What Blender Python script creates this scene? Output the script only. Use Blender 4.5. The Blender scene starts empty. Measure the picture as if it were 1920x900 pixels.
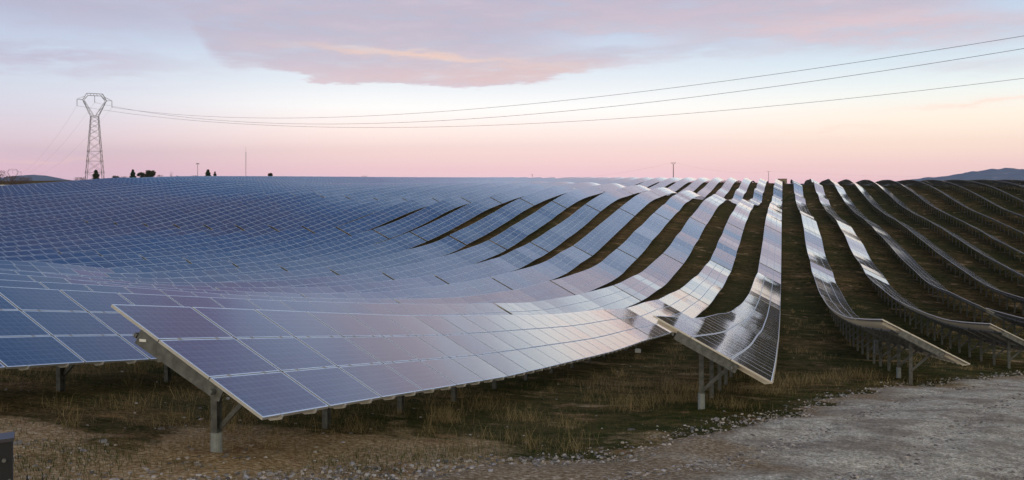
import bpy, math, random, sys, os
import numpy as np
from mathutils import Vector, Matrix, Euler
R = math.radians
random.seed(7); rng = np.random.default_rng(11)
col = bpy.context.scene.collection
scene = bpy.context.scene
TH = R(18.0983); SN, CS = math.sin(TH), math.cos(TH)   # the rows run along +Y, the camera looks TH to the left of them
# ---------------------------------------------------------------- surveyed heights of the lower panel edges (x, y, z)
SURVEY = np.array([(-61.42,114.04,-7.97),(-61.42,118.32,-7.38),(-61.42,124.65,-6.4),(-61.42,131.57,-5.4),(-61.42,138.65,-4.64),(-55.3,113.64,-8.36),(-55.3,117.16,-7.94),(-55.3,122.04,-7.27),(-55.3,127.77,-6.38),(-55.3,133.97,-5.32),(-55.3,139.56,-4.55),(-55.3,144.96,-4.04),(-55.3,148.15,-3.78),(-49.18,104.78,-9.48),(-49.18,109.35,-9.02),(-49.18,113.63,-8.5),(-49.18,118.2,-7.88),(-49.18,123.1,-7.13),(-49.18,128.37,-6.32),(-49.18,134.06,-5.45),(-49.18,140.24,-4.72),(-49.18,144.85,-4.27),(-49.18,150.49,-3.67),(-49.18,155.76,-3.32),(-43.06,100.44,-10.14),(-43.06,105.6,-9.87),(-43.06,110.03,-9.48),(-43.06,114.84,-8.79),(-43.06,120.05,-8.15),(-43.06,125.66,-7.35),(-43.06,131.77,-6.53),(-43.06,139.85,-5.17),(-43.06,144.9,-4.53),(-43.06,149.68,-4.05),(-43.06,157.25,-3.41),(-43.06,164.43,-2.84),(-43.06,169.47,-2.54),(-36.94,97.71,-10.55),(-36.94,102.99,-10.27),(-36.94,108.76,-9.96),(-36.94,114.14,-9.38),(-36.94,119.98,-8.65),(-36.94,126.36,-7.84),(-36.94,133.36,-6.86),(-36.94,141.07,-5.56),(-36.94,144.46,-5.03),(-36.94,153.6,-3.88),(-36.94,159.59,-3.42),(-36.94,170.53,-2.9),(-36.94,177.62,-2.55),(-30.83,95.95,-10.91),(-30.83,100.11,-10.74),(-30.83,105.44,-10.39),(-30.83,111.27,-9.84),(-30.83,117.8,-9.16),(-30.83,125.06,-8.39),(-30.83,133.16,-7.34),(-30.83,144.24,-5.6),(-30.83,152.67,-4.58),(-30.83,159.64,-3.97),(-30.83,171.24,-3.38),(-30.83,192.81,-2.63),(-24.71,89.63,-11.18),(-24.71,93.34,-11.19),(-24.71,100.24,-10.99),(-24.71,110.97,-10.3),(-24.71,122.28,-8.97),(-24.71,131.89,-7.74),(-24.71,145.33,-6.13),(-24.71,155.92,-4.95),(-24.71,166.34,-3.97),(-24.71,183.9,-3.32),(-24.71,205.28,-3.1),(-18.59,82.69,-11.24),(-18.59,92,-11.49),(-18.59,100.03,-11.42),(-18.59,104.93,-10.89),(-18.59,112.24,-10.31),(-18.59,120.57,-9.49),(-18.59,129.94,-8.53),(-18.59,141.22,-7.15),(-18.59,154.45,-5.83),(-18.59,168.55,-4.55),(-18.59,181.34,-3.85),(-18.59,196.15,-3.66),(-18.59,213.5,-4.38),(-18.59,383.12,0.1),(-12.47,71.44,-10.83),(-12.47,79.36,-11.3),(-12.47,89.07,-11.59),(-12.47,99,-11.41),(-12.47,109.96,-11.03),(-12.47,120.26,-10.34),(-12.47,131.58,-9.34),(-12.47,144.75,-7.51),(-12.47,163.32,-5.85),(-12.47,182.22,-4.85),(-12.47,202.68,-4.7),(-12.47,235.98,-6.25),(-12.47,279.42,-5.65),(-12.47,299.47,-4.19),(-12.47,335.49,-1.37),(-12.47,371.11,-0.09),(-6.35,9.21,-3.06),(-6.35,10.83,-3.33),(-6.35,12.51,-3.62),(-6.35,14.17,-3.92),(-6.35,15.86,-4.2),(-6.35,17.43,-4.48),(-6.35,19.02,-4.74),(-6.35,20.78,-5.04),(-6.35,27.06,-5.96),(-6.35,35.56,-7.17),(-6.35,50.42,-9.13),(-6.35,65.14,-10.57),(-6.35,77.59,-11.33),(-6.35,92.8,-11.87),(-6.35,110.37,-11.79),(-6.35,121.84,-10.95),(-6.35,135.75,-9.57),(-6.35,143.27,-8.64),(-6.35,163.03,-7.33),(-6.35,189,-6.38),(-6.35,210.15,-5.97),(-6.35,245.2,-7.13),(-6.35,275.33,-6.85),(-6.35,304.08,-4.51),(-6.35,337.36,-1.89),(-6.35,372.23,-0.37),(-0.23,19.43,-4.49),(-0.23,31.05,-6.38),(-0.23,39.93,-7.58),(-0.23,55.36,-9.55),(-0.23,76.4,-11.4),(-0.23,104.26,-12.51),(-0.23,115.62,-11.65),(-0.23,132.54,-10.29),(-0.23,168.53,-7.94),(-0.23,230.01,-7.22),(-0.23,271.89,-6.78),(-0.23,305.57,-4.08),(-0.23,393.14,-0.67),(5.89,282.14,-0.76),(5.89,248.41,-4.46),(5.89,216.77,-7.1),(5.89,165.72,-7.35),(5.89,149.07,-8.82),(5.89,137.46,-10.19),(5.89,118.47,-11.37),(5.89,110.83,-11.22),(5.89,96.19,-11.84),(5.89,83.63,-11.8),(5.89,68.27,-10.86),(5.89,54.16,-9.44),(5.89,44.74,-8.21),(5.89,38.26,-7.23),(5.89,30.58,-6.03),(5.89,310.83,-0.49),(5.89,271.39,-3.39),(5.89,228.59,-6.57),(5.89,180.31,-7.26),(5.89,155.91,-8.31),(5.89,139.22,-9.37),(5.89,100.49,-11.95),(5.89,87.43,-11.87),(5.89,72.88,-11.16),(12.01,293.6,-2.16),(12.01,260.6,-4.89),(12.01,234.33,-7.04),(12.01,208.11,-7.94),(12.01,176.7,-8.42),(12.01,153.77,-9.48),(12.01,139.93,-10.18),(12.01,121.59,-11.82),(12.01,107.71,-12.45),(12.01,96.75,-12.38),(12.01,86.11,-11.98),(12.01,75.99,-11.48),(12.01,67.55,-10.83),(12.01,62.28,-10.37),(12.01,55.8,-9.73),(12.01,44.35,-8.1),(18.12,304.91,-1.24),(18.12,277.32,-3.28),(18.12,250.02,-5.78),(18.12,221.89,-7.63),(18.12,194.31,-8.89),(18.12,173.05,-9.5),(18.12,159.24,-10.17),(18.12,143.16,-10.94),(18.12,126.2,-11.98),(18.12,112.21,-12.49),(18.12,100.6,-12.71),(18.12,90.18,-12.17),(18.12,82.73,-11.94),(18.12,76.77,-11.67),(18.12,68.68,-11.05),(18.12,63.99,-10.64),(24.24,314.66,-1.08),(24.24,288.98,-2.14),(24.24,267.82,-4.09),(24.24,244.19,-6.16),(24.24,222.22,-7.82),(24.24,202.11,-8.75),(24.24,176.11,-9.57),(24.24,156.59,-10.72),(24.24,144.27,-11.38),(24.24,136.84,-11.85),(24.24,121.81,-12.47),(24.24,110.91,-12.87),(24.24,100.04,-12.95),(24.24,89.3,-12.42),(30.36,303.8,-1.24),(30.36,277.27,-2.71),(30.36,257.7,-4.55),(30.36,235.39,-6.65),(30.36,211.73,-8.2),(30.36,187.4,-9.02),(30.36,169.3,-9.91),(30.36,156.34,-10.75),(30.36,141.6,-11.81),(30.36,127.74,-12.38),(30.36,114.61,-12.87),(36.48,300.42,-1.1),(36.48,275.93,-2.19),(36.48,248.88,-4.57),(36.48,228.78,-6.7),(36.48,206.69,-8.19),(36.48,188.66,-9.2),(36.48,174.69,-10.09),(36.48,159.65,-11.17),(36.48,139.92,-12.11),(42.6,298.57,-1.1),(42.6,273.87,-2.03),(42.6,248.67,-4),(42.6,227.7,-6.12),(42.6,208.15,-7.82),(42.6,190.98,-8.81),(42.6,175.13,-9.83),(42.6,165.23,-10.52),(48.72,288.63,-1.18),(48.72,268.51,-1.86),(48.72,248.79,-3.29),(48.72,227.49,-5.45),(48.72,210.67,-7.28),(48.72,190.53,-8.49),(54.84,284.83,-1.12),(54.84,265.29,-1.71),(54.84,247.23,-2.84),(54.84,231.66,-4.39),(54.84,215.84,-6),(60.96,280.03,-1.06),(60.96,258.82,-1.7),(60.96,241.15,-2.79),(-6.35,22.54,-5.28),(-6.35,33.06,-6.84),(-6.35,43.29,-8.17),(-6.35,57.31,-9.71),(-6.35,67.02,-10.57),(-6.35,90.3,-11.63),(-6.35,104.52,-11.57),(-6.35,115.89,-11.05),(-6.35,123.87,-10.07),(-6.35,137.42,-8.92),(-6.35,153.11,-7.64),(-6.35,178.94,-6.31),(-6.35,197.79,-5.58),(-6.35,267.97,-6.75),(-6.35,302.71,-3.98),(-6.35,346.08,-0.75),(-12.47,12.82,-3.5),(-12.47,14.5,-3.79),(-12.47,16.17,-4.07),(-12.47,19.42,-4.61),(-12.47,21.21,-4.92),(-12.47,22.95,-5.18),(-12.47,24.61,-5.44),(-12.47,28.04,-5.97),(-12.47,31.6,-6.5),(-12.47,36.49,-7.21),(-12.47,43.24,-8.1),(-12.47,51.99,-9.21),(-12.47,58.14,-9.76),(-12.47,67.5,-10.52),(-12.47,75.34,-11.08),(-12.47,87.52,-11.44),(-12.47,97.05,-11.55),(-12.47,122.77,-9.8),(-12.47,133.35,-8.81),(-12.47,147.8,-7.51),(-12.47,173.08,-5.11),(-12.47,194.65,-4.35),(-12.47,370.09,-0.11),(-18.59,19.51,-4.43),(-18.59,35.17,-7.02),(-18.59,38.63,-7.52),(-18.59,44.1,-8.26),(-18.59,49.46,-8.95),(-18.59,55.21,-9.58),(-18.59,62.27,-10.17),(-18.59,65.96,-10.49),(-18.59,77.06,-10.96),(-18.59,81.66,-11.24),(-18.59,102.12,-11.23),(-18.59,110.84,-10.5),(-18.59,124.94,-8.81),(-18.59,142.76,-7.17),(-18.59,158.11,-5.99),(-18.59,176.49,-4.4),(-18.59,194.48,-3.6),(-18.59,27.28,-5.78),(-18.59,21.88,-4.81),(-18.59,385.31,-0.17),(-24.71,25.99,-5.25),(-24.71,45.3,-8.38),(-24.71,50.05,-8.94),(-24.71,54.85,-9.44),(-24.71,59.48,-9.78),(-24.71,66.02,-10.26),(-24.71,73.93,-10.67),(-24.71,84.95,-11.01),(-24.71,102.07,-10.66),(-24.71,135.42,-7.37),(-24.71,148.39,-5.77),(-24.71,159.66,-4.38),(-24.71,171.13,-3.68),(-24.71,35.14,-6.88),(-24.71,28.19,-5.74),(-24.71,385.44,-0.04),(-24.71,188.75,-3.05),(-30.83,58.63,-9.75),(-30.83,63.1,-10.02),(-30.83,68.19,-10.37),(-30.83,74.02,-10.73),(-30.83,80.78,-10.86),(-30.83,88.54,-10.91),(-30.83,94.17,-10.8),(-30.83,103.34,-10.31),(-30.83,122.25,-8.54),(-30.83,154.54,-4.32),(-30.83,160.96,-3.66),(-30.83,43,-7.91),(-30.83,34.49,-6.63),(-30.83,377.86,-0.06),(-30.83,198.43,-2.41),(-36.94,37.61,-6.77),(-36.94,92.36,-10.65),(-36.94,101.18,-10.3),(-36.94,121.16,-8.12),(-36.94,128.6,-7.16),(-36.94,136.78,-6.07),(-36.94,155.67,-3.68),(-36.94,65.56,-10.03),(-36.94,50.86,-8.77),(-36.94,40.8,-7.47),(-36.94,75.77,-10.53),(-36.94,377.83,-0.01),(-36.94,201.24,-1.95),(-43.06,97.4,-10.16),(-43.06,112.11,-8.8),(-43.06,127.44,-6.97),(-43.06,134.02,-5.94),(-43.06,75.69,-10.41),(-43.06,58.72,-9.42),(-43.06,47.1,-8.23),(-43.06,81.76,-10.46),(-49.18,49.23,-7.92),(-49.18,106.52,-9.17),(-49.18,119.76,-7.7),(-49.18,127.11,-6.58),(-49.18,135.87,-5.13),(-49.18,85.82,-10.37),(-49.18,66.58,-9.89),(-49.18,53.41,-8.9),(-49.18,92.44,-10.2),(-55.3,54.5,-8.24),(-55.3,107.61,-8.87),(-55.3,130.78,-5.7),(-55.3,146.14,-4.31),(-55.3,95.95,-9.85),(-55.3,74.44,-10.03),(-55.3,59.71,-9.26),(-67.54,111.56,-8.09),(-67.54,146.85,-4.21),(-67.54,90.15,-9.77),(-67.54,72.32,-9.59),(-67.54,62.24,-9.28),(-67.54,96.1,-9.5),(-73.66,111.98,-7.93),(-73.66,146.47,-4.19),(-73.66,78.62,-9.63),(-73.66,67.67,-9.4),(-79.78,111.98,-8.02),(-79.78,146.66,-4.11),(-79.78,105.87,-8.86),(-79.78,84.93,-9.48),(-79.78,73.09,-9.39),(-85.89,112.41,-7.88),(-85.89,144.99,-3.54),(-85.89,91.23,-9.25),(-85.89,78.52,-9.42),(-92.01,112.08,-7.87),(-92.01,83.95,-9.32),(-98.13,112.56,-7.8),(-98.13,89.37,-9.17),(-61.42,82.29,-10.03),(-61.42,66.01,-9.55),(-61.42,56.82,-9.01),(-61.42,95.36,-9.75),(-123.45,109.47,-7.37),(-135.42,120.09,-6.69),(-145.9,129.38,-5.64),(-157.12,139.33,-4.49),(-183.31,162.55,-3.34),(-210.99,187.1,-2.47),(-123.41,137.82,-5.34),(-143.42,160.17,-3.54),(-163.43,182.52,-1.76),(-214.39,209.85,-2.01),(-211.59,212.67,-1.24),(-201.98,208.1,-0.79),(-194.16,208.63,-0.2),(-190.12,212.32,-0.53),(-167.48,205.37,-1.1),(-141.41,200.07,-1.29),(-124.09,205.43,-1.8),(-111.16,212.71,-2.18),(-99.89,245.45,-1.62),(-126.7,379.4,-1.28),(-89.67,389.82,-0.61),(-64,389.78,-0.22),(-60,480,-6),(0,480,-6),(60,400,-8),(60,480,-12),(-150,420,-8),(-300,100,-8),(-287.88,248.04,0.36),(-288.02,262.96,0.67),(-274.88,262.38,0.89),(-312.44,249.76,0.24),(120,100,-13),(120,200,-10),(120,300,-4),(-60,-40,2),(60,-40,-2),(0,-60,4),(-150,0,-2),(120,0,-8)])
_xy = SURVEY[:, :2] / 100.0; _n = len(SURVEY)
def _K(a, b):
    r2 = ((a[:, None] - b[None]) ** 2).sum(-1)
    return .5 * r2 * np.log(r2 + 1e-12)
_d = np.hypot(SURVEY[:, 0], SURVEY[:, 1])
_A = _K(_xy, _xy) + np.diag(9e-4 * np.maximum(_d / 100, .05) ** 2); _Q = np.c_[np.ones(_n), _xy]
_s = np.linalg.solve(np.block([[_A, _Q], [_Q.T, np.zeros((3, 3))]]), np.r_[SURVEY[:, 2], 0, 0, 0])
def edge_z(X, Y):
    """height of the low panel edge above the terrain at X, Y (smooth surface through the survey)"""
    X = np.atleast_1d(np.asarray(X, float)); Y = np.atleast_1d(np.asarray(Y, float))
    sh = X.shape; X = X.ravel(); Y = Y.ravel(); out = np.empty(len(X))
    Xc = np.clip(X, -330, 160); Yc = np.clip(Y, -70, 480)
    for i in range(0, len(X), 4000):
        a = np.c_[Xc[i:i+4000], Yc[i:i+4000]] / 100
        out[i:i+4000] = _K(a, _xy) @ _s[:_n] + np.c_[np.ones(len(a)), a] @ _s[_n:]
    far = np.hypot(X - Xc, Y - Yc); w = np.clip(far / 260, 0, 1); w = w * w * (3 - 2 * w)
    return (out * (1 - w) + (-24.0) * w).reshape(sh)
CLEAR = 0.80
def _hash(ix, iy, k):
    h = np.sin(ix * 127.1 + iy * 311.7 + k * 74.7) * 43758.5453
    return h - np.floor(h)
def vnoise(x, y, k=0):
    ix, iy = np.floor(x), np.floor(y); fx, fy = x - ix, y - iy
    fx = fx * fx * (3 - 2 * fx); fy = fy * fy * (3 - 2 * fy)
    a, b, c, d = _hash(ix, iy, k), _hash(ix + 1, iy, k), _hash(ix, iy + 1, k), _hash(ix + 1, iy + 1, k)
    return (a * (1 - fx) + b * fx) * (1 - fy) + (c * (1 - fx) + d * fx) * fy - .5
def ground_z(X, Y):
    X = np.atleast_1d(np.asarray(X, float)); Y = np.atleast_1d(np.asarray(Y, float))
    z = edge_z(X, Y) - CLEAR
    near = np.clip(1 - (np.hypot(X, Y) - 60) / 60, 0, 1)
    z = z + near * (.10 * vnoise(X * .45, Y * .45, 1) + .045 * vnoise(X * 1.7, Y * 1.7, 2) + .02 * vnoise(X * 4, Y * 4, 3))
    return z
def gz(x, y): return float(ground_z(x, y)[0])
def cam_xy(px, d):
    """plan position at depth d (metres) in bearing px (bearings in 1/1555 of the depth from the optical axis)"""
    r = (px - 960) / 1555 * d
    return r * CS - d * SN, r * SN + d * CS
def up_z(py, d): return (338.4 - py) / 1555 * d
# ---------------------------------------------------------------- object helpers
def tag(o, label=None, cat=None, group=None, kind=None):
    if label: o['label'] = label
    if cat: o['category'] = cat
    if group: o['group'] = group
    if kind: o['kind'] = kind
    return o
def empty(name, loc):
    o = bpy.data.objects.new(name, None); col.objects.link(o); o.location = loc; o.empty_display_size = .3; return o
def link(name, me, parent=None, loc=(0, 0, 0)):
    o = bpy.data.objects.new(name, me); col.objects.link(o); o.location = loc
    if parent: o.parent = parent
    return o
class MB:
    def __init__(s): s.v = []; s.f = []; s.mi = []; s.uv = None
    def quad(s, a, b, c, d, mi=0):
        n = len(s.v); s.v += [tuple(a), tuple(b), tuple(c), tuple(d)]; s.f.append((n, n+1, n+2, n+3)); s.mi.append(mi)
    def hexa(s, p, mi=0):   # p: 4 bottom (ccw from above), 4 top
        n = len(s.v); s.v += [tuple(q) for q in p]
        for f in ((3,2,1,0),(4,5,6,7),(0,1,5,4),(1,2,6,5),(2,3,7,6),(3,0,4,7)):
            s.f.append(tuple(n+i for i in f)); s.mi.append(mi)
    def box(s, x0, x1, y0, y1, z0, z1, mi=0):
        s.hexa([(x0,y0,z0),(x1,y0,z0),(x1,y1,z0),(x0,y1,z0),(x0,y0,z1),(x1,y0,z1),(x1,y1,z1),(x0,y1,z1)], mi)
    def bar(s, a, b, w, h=None, mi=0, up=(0,0,1)):
        a, b = Vector(a), Vector(b); h = h or w; d = (b - a)
        if d.length < 1e-6: return
        d.normalize(); u = Vector(up)
        if abs(d.dot(u)) > .95: u = Vector((1, 0, 0))
        r = d.cross(u).normalized() * w / 2; t = r.cross(d).normalized() * h / 2
        s.hexa([a - r - t, a + r - t, b + r - t, b - r - t, a - r + t, a + r + t, b + r + t, b - r + t], mi)
    def tube(s, pts, rad, seg=6, mi=0):
        pts = [Vector(p) for p in pts]; n0 = len(s.v)
        rr = rad if isinstance(rad, (list, tuple)) else [rad] * len(pts)
        for i, p in enumerate(pts):
            d = (pts[min(i+1, len(pts)-1)] - pts[max(i-1, 0)]).normalized()
            u = Vector((0,0,1)) if abs(d.z) < .9 else Vector((1,0,0))
            r = d.cross(u).normalized(); t = r.cross(d)
            for k in range(seg):
                a = 2*math.pi*k/seg; s.v.append(tuple(p + (r*math.cos(a) + t*math.sin(a))*rr[i]))
        for i in range(len(pts)-1):
            for k in range(seg):
                a = n0+i*seg+k; b = n0+i*seg+(k+1)%seg
                s.f.append((a, b, b+seg, a+seg)); s.mi.append(mi)
        s.f.append(tuple(n0+k for k in reversed(range(seg)))); s.mi.append(mi)
        s.f.append(tuple(n0+(len(pts)-1)*seg+k for k in range(seg))); s.mi.append(mi)
    def mesh(s, name, mats, smooth=False):
        me = bpy.data.meshes.new(name); me.from_pydata(s.v, [], s.f)
        for m in (mats if isinstance(mats, (list, tuple)) else [mats]): me.materials.append(m)
        me.polygons.foreach_set('material_index', s.mi)
        if smooth: me.polygons.foreach_set('use_smooth', [True]*len(s.f))
        me.update(); return me
    def obj(s, name, mats, parent=None, loc=(0,0,0), smooth=False):
        return link(name, s.mesh(name, mats, smooth), parent, loc)
def np_mesh(name, V, F, mats, mi=None, smooth=False, cols=None):
    """V (n,3), F (m,k) all faces of one size"""
    me = bpy.data.meshes.new(name); V = np.asarray(V, np.float32); F = np.asarray(F, np.int32); m, k = F.shape
    me.vertices.add(len(V)); me.vertices.foreach_set('co', V.ravel())
    me.loops.add(m*k); me.loops.foreach_set('vertex_index', F.ravel())
    me.polygons.add(m); me.polygons.foreach_set('loop_start', np.arange(m, dtype=np.int32)*k); me.polygons.foreach_set('use_smooth', np.full(m, smooth))
    try: me.polygons.foreach_set('loop_total', np.full(m, k, np.int32))
    except Exception: pass
    for mt in (mats if isinstance(mats, (list, tuple)) else [mats]): me.materials.append(mt)
    if mi is not None: me.polygons.foreach_set('material_index', np.asarray(mi, np.int32))
    if cols is not None:
        ca = me.color_attributes.new('tint', 'FLOAT_COLOR', 'POINT'); c = np.ones((len(V), 4), np.float32); c[:, :3] = cols
        ca.data.foreach_set('color', c.ravel())
    me.update(calc_edges=True); me.validate(); return me
# ---------------------------------------------------------------- materials
def mat(name):
    m = bpy.data.materials.new(name); m.use_nodes = True; nt = m.node_tree; b = nt.nodes['Principled BSDF']; return m, nt, b
def N(nt, typ, **kw):
    n = nt.nodes.new(typ)
    for k, v in kw.items():
        if k == 'ins':
            for kk, vv in v.items(): n.inputs[kk].default_value = vv
        else: setattr(n, k, v)
    return n
def M2(nt, op, a, b=None, c=None, clamp=False):
    n = nt.nodes.new('ShaderNodeMath'); n.operation = op; n.use_clamp = clamp
    for i, x in enumerate((a, b, c)):
        if x is None: continue
        if hasattr(x, 'is_output'): nt.links.new(x, n.inputs[i])
        else: n.inputs[i].default_value = x
    return n.outputs[0]
def MIX(nt, fac, a, b, blend='MIX'):
    n = nt.nodes.new('ShaderNodeMix'); n.data_type = 'RGBA'; n.blend_type = blend
    for sock, x in ((n.inputs[0], fac), (n.inputs[6], a), (n.inputs[7], b)):
        if hasattr(x, 'is_output'): nt.links.new(x, sock)
        else: sock.default_value = x if not isinstance(x, tuple) or len(x) == 4 else (*x, 1)
    return n.outputs[2]
def RAMP(nt, fac, stops, interp='LINEAR'):
    n = nt.nodes.new('ShaderNodeValToRGB'); cr = n.color_ramp; cr.interpolation = interp
    while len(cr.elements) < len(stops): cr.elements.new(.5)
    for e, (p, c) in zip(cr.elements, stops):
        e.position = p; e.color = (c, c, c, 1) if not isinstance(c, tuple) else (*c[:3], 1)
    nt.links.new(fac, n.inputs[0]); return n.outputs[0]
def NOISE(nt, vec, scale, detail=4, rough=.55, dim='3D'):
    n = nt.nodes.new('ShaderNodeTexNoise'); n.noise_dimensions = dim
    n.inputs['Scale'].default_value = scale; n.inputs['Detail'].default_value = detail; n.inputs['Roughness'].default_value = rough
    nt.links.new(vec, n.inputs['Vector']); return n.outputs['Fac']
def lin(r, g, b):
    f = lambda c: (c/255/12.92) if c <= 10 else ((c/255+.055)/1.055)**2.4
    return (f(r), f(g), f(b))
def simple(name, c, rough=.6, metal=0., noise=.25, scale=8., bump=0.):
    m, nt, b = mat(name); g = N(nt, 'ShaderNodeTexCoord').outputs['Object']
    f = NOISE(nt, g, scale, 5)
    lo = tuple(x*(1-noise) for x in c); hi = tuple(min(1, x*(1+noise)) for x in c)
    nt.links.new(RAMP(nt, f, [(.3, lo), (.7, hi)]), b.inputs['Base Color'])
    b.inputs['Roughness'].default_value = rough; b.inputs['Metallic'].default_value = metal
    if bump:
        bp = N(nt, 'ShaderNodeBump'); bp.inputs['Strength'].default_value = bump; bp.inputs['Distance'].default_value = .02
        nt.links.new(f, bp.inputs['Height']); nt.links.new(bp.outputs[0], b.inputs['Normal'])
    return m
MAT = {}
MAT['galv'] = simple('galvanised_steel', (.13, .135, .13), .6, .4, .4, 9)
MAT['frame'] = simple('anodised_aluminium', (.43, .41, .37), .45, .5, .1, 4)
MAT['back'] = simple('white_backsheet', (.33, .33, .34), .6, 0, .08, 2)
MAT['rust'] = simple('red_conduit', (.35, .05, .03), .5, 0, .2, 5)
MAT['sleeve'] = simple('pale_concrete', (.24, .26, .26), .8, 0, .2, 9, .3)
MAT['white'] = simple('white_plastic', (.7, .7, .68), .5, 0, .05)
MAT['blackbox'] = simple('black_painted_steel', (.006, .006, .008), .7, 0, .3, 3)
MAT['boxtop'] = simple('grey_lid', (.035, .035, .045), .45, 0, .2, 3)
MAT['pylon'] = simple('weathered_pylon_steel', (.16, .15, .15), .6, .3, .2, .3)
MAT['cable'] = simple('conductor_cable', (.10, .085, .09), .6, .2, .1, .5)
MAT['glassins'] = simple('insulator_glass', (.08, .07, .07), .3, 0, .1)
MAT['wood'] = simple('creosoted_wood', (.09, .055, .045), .8, 0, .3, 2)
MAT['bark'] = simple('bark', (.06, .045, .035), .9, 0, .3, 3)
MAT['cabin'] = simple('tan_render', (.22, .17, .12), .8, 0, .15, 1)
MAT['darkroof'] = simple('dark_roof', (.06, .045, .04), .7, 0, .2, 1)
def leafmat(name, c1, c2):
    m, nt, b = mat(name); g = N(nt, 'ShaderNodeNewGeometry')
    f = NOISE(nt, g.outputs['Position'], .6, 3)
    f2 = M2(nt, 'ADD', M2(nt, 'MULTIPLY', g.outputs['Random Per Island'], .6), M2(nt, 'MULTIPLY', f, .4))
    nt.links.new(RAMP(nt, f2, [(.1, c1), (.9, c2)]), b.inputs['Base Color']); b.inputs['Roughness'].default_value = .7; b.inputs['Specular IOR Level'].default_value = .1; return m
MAT['conifer'] = leafmat('conifer_needles', (.018, .03, .012), (.055, .07, .03))
MAT['bushy'] = leafmat('broad_leaves', (.03, .035, .014), (.09, .085, .04))
MAT['bare'] = leafmat('bare_twigs', (.09, .055, .05), (.17, .11, .09))
# --- solar glass with cells, busbars, frame
def panel_material(name, instanced):
    m, nt, b = mat(name); L = nt.links
    uvn = N(nt, 'ShaderNodeUVMap'); uvn.uv_map = 'UVMap'
    sep = N(nt, 'ShaderNodeSeparateXYZ'); L.new(uvn.outputs[0], sep.inputs[0])
    u = M2(nt, 'FRACT', sep.outputs[0]); v = M2(nt, 'FRACT', sep.outputs[1])
    if instanced: rnd = N(nt, 'ShaderNodeObjectInfo').outputs['Random']
    else:
        iu = M2(nt, 'FLOOR', sep.outputs[0]); iv = M2(nt, 'FLOOR', sep.outputs[1])
        wn = N(nt, 'ShaderNodeTexWhiteNoise'); wn.noise_dimensions = '2D'
        cb = N(nt, 'ShaderNodeCombineXYZ'); L.new(iu, cb.inputs[0]); L.new(iv, cb.inputs[1]); L.new(cb.outputs[0], wn.inputs['Vector']); rnd = wn.outputs['Value']
    wu, wv = 1.655, .985
    du = M2(nt, 'MULTIPLY', M2(nt, 'MINIMUM', u, M2(nt, 'SUBTRACT', 1., u)), wu)
    dv = M2(nt, 'MULTIPLY', M2(nt, 'MINIMUM', v, M2(nt, 'SUBTRACT', 1., v)), wv)
    edge = M2(nt, 'LESS_THAN', M2(nt, 'MINIMUM', du, dv), .022)
    # cells 10 x 6 inside the frame
    cu = M2(nt, 'FRACT', M2(nt, 'MULTIPLY', M2(nt, 'SUBTRACT', u, .022), 10/.956)); cv = M2(nt, 'FRACT', M2(nt, 'MULTIPLY', M2(nt, 'SUBTRACT', v, .033), 6/.934))
    gu = M2(nt, 'LESS_THAN', M2(nt, 'MINIMUM', cu, M2(nt, 'SUBTRACT', 1., cu)), .018)
    gv = M2(nt, 'LESS_THAN', M2(nt, 'MINIMUM', cv, M2(nt, 'SUBTRACT', 1., cv)), .018)
    gap = M2(nt, 'MAXIMUM', gu, gv)
    bb = M2(nt, 'LESS_THAN', M2(nt, 'ABSOLUTE', M2(nt, 'SUBTRACT', M2(nt, 'FRACT', M2(nt, 'MULTIPLY', cv, 3.)), .5)), .035)
    # crystalline variation per cell
    vor = N(nt, 'ShaderNodeTexVoronoi'); vor.inputs['Scale'].default_value = 60
    mp = N(nt, 'ShaderNodeVectorMath'); mp.operation = 'MULTIPLY'; mp.inputs[1].default_value = (1.655, .985, 1); L.new(uvn.outputs[0], mp.inputs[0]); L.new(mp.outputs[0], vor.inputs['Vector'])
    cellc = RAMP(nt, M2(nt, 'ADD', M2(nt, 'MULTIPLY', rnd, .75), M2(nt, 'MULTIPLY', vor.outputs['Distance'], .4)),
                 [(0, (.007, .015, .058)), (.4, (.010, .018, .066)), (.75, (.019, .019, .056)), (1, (.034, .024, .046))])
    c = MIX(nt, M2(nt, 'MULTIPLY', bb, .55), cellc, (.28, .33, .42, 1))
    c = MIX(nt, M2(nt, 'MULTIPLY', gap, .65), c, (.25, .33, .45, 1))
    c = MIX(nt, edge, c, (.76, .86, .92, 1))
    gd = N(nt, 'ShaderNodeNewGeometry'); dust = NOISE(nt, gd.outputs['Position'], 1.3, 5, .65)
    c = MIX(nt, M2(nt, 'MULTIPLY', RAMP(nt, dust, [(.45, 0.), (.75, 1.)]), .16), c, (.20, .18, .15, 1))
    L.new(c, b.inputs['Base Color'])
    L.new(M2(nt, 'ADD', .09, M2(nt, 'MULTIPLY', edge, .35)), b.inputs['Roughness'])
    L.new(M2(nt, 'MULTIPLY', edge, .15), b.inputs['Metallic'])
    b.inputs['IOR'].default_value = 1.22; b.inputs['Coat Weight'].default_value = 1.; b.inputs['Coat IOR'].default_value = 1.46; b.inputs['Coat Roughness'].default_value = .085; L.new(M2(nt, 'SUBTRACT', 1., edge), b.inputs['Coat Weight'])
    # gentle waviness of the tempered glass
    tc = N(nt, 'ShaderNodeNewGeometry')
    mp2 = N(nt, 'ShaderNodeVectorMath'); mp2.operation = 'MULTIPLY'; mp2.inputs[1].default_value = (1.2, .5, 1.2); L.new(tc.outputs['Position'], mp2.inputs[0])
    nz = NOISE(nt, mp2.outputs[0], 1.6, 2, .5)
    bp = N(nt, 'ShaderNodeBump'); bp.inputs['Strength'].default_value = .02; bp.inputs['Distance'].default_value = .012
    L.new(nz, bp.inputs['Height']); L.new(bp.outputs[0], b.inputs['Normal']); L.new(bp.outputs[0], b.inputs['Coat Normal'])
    return m
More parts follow.
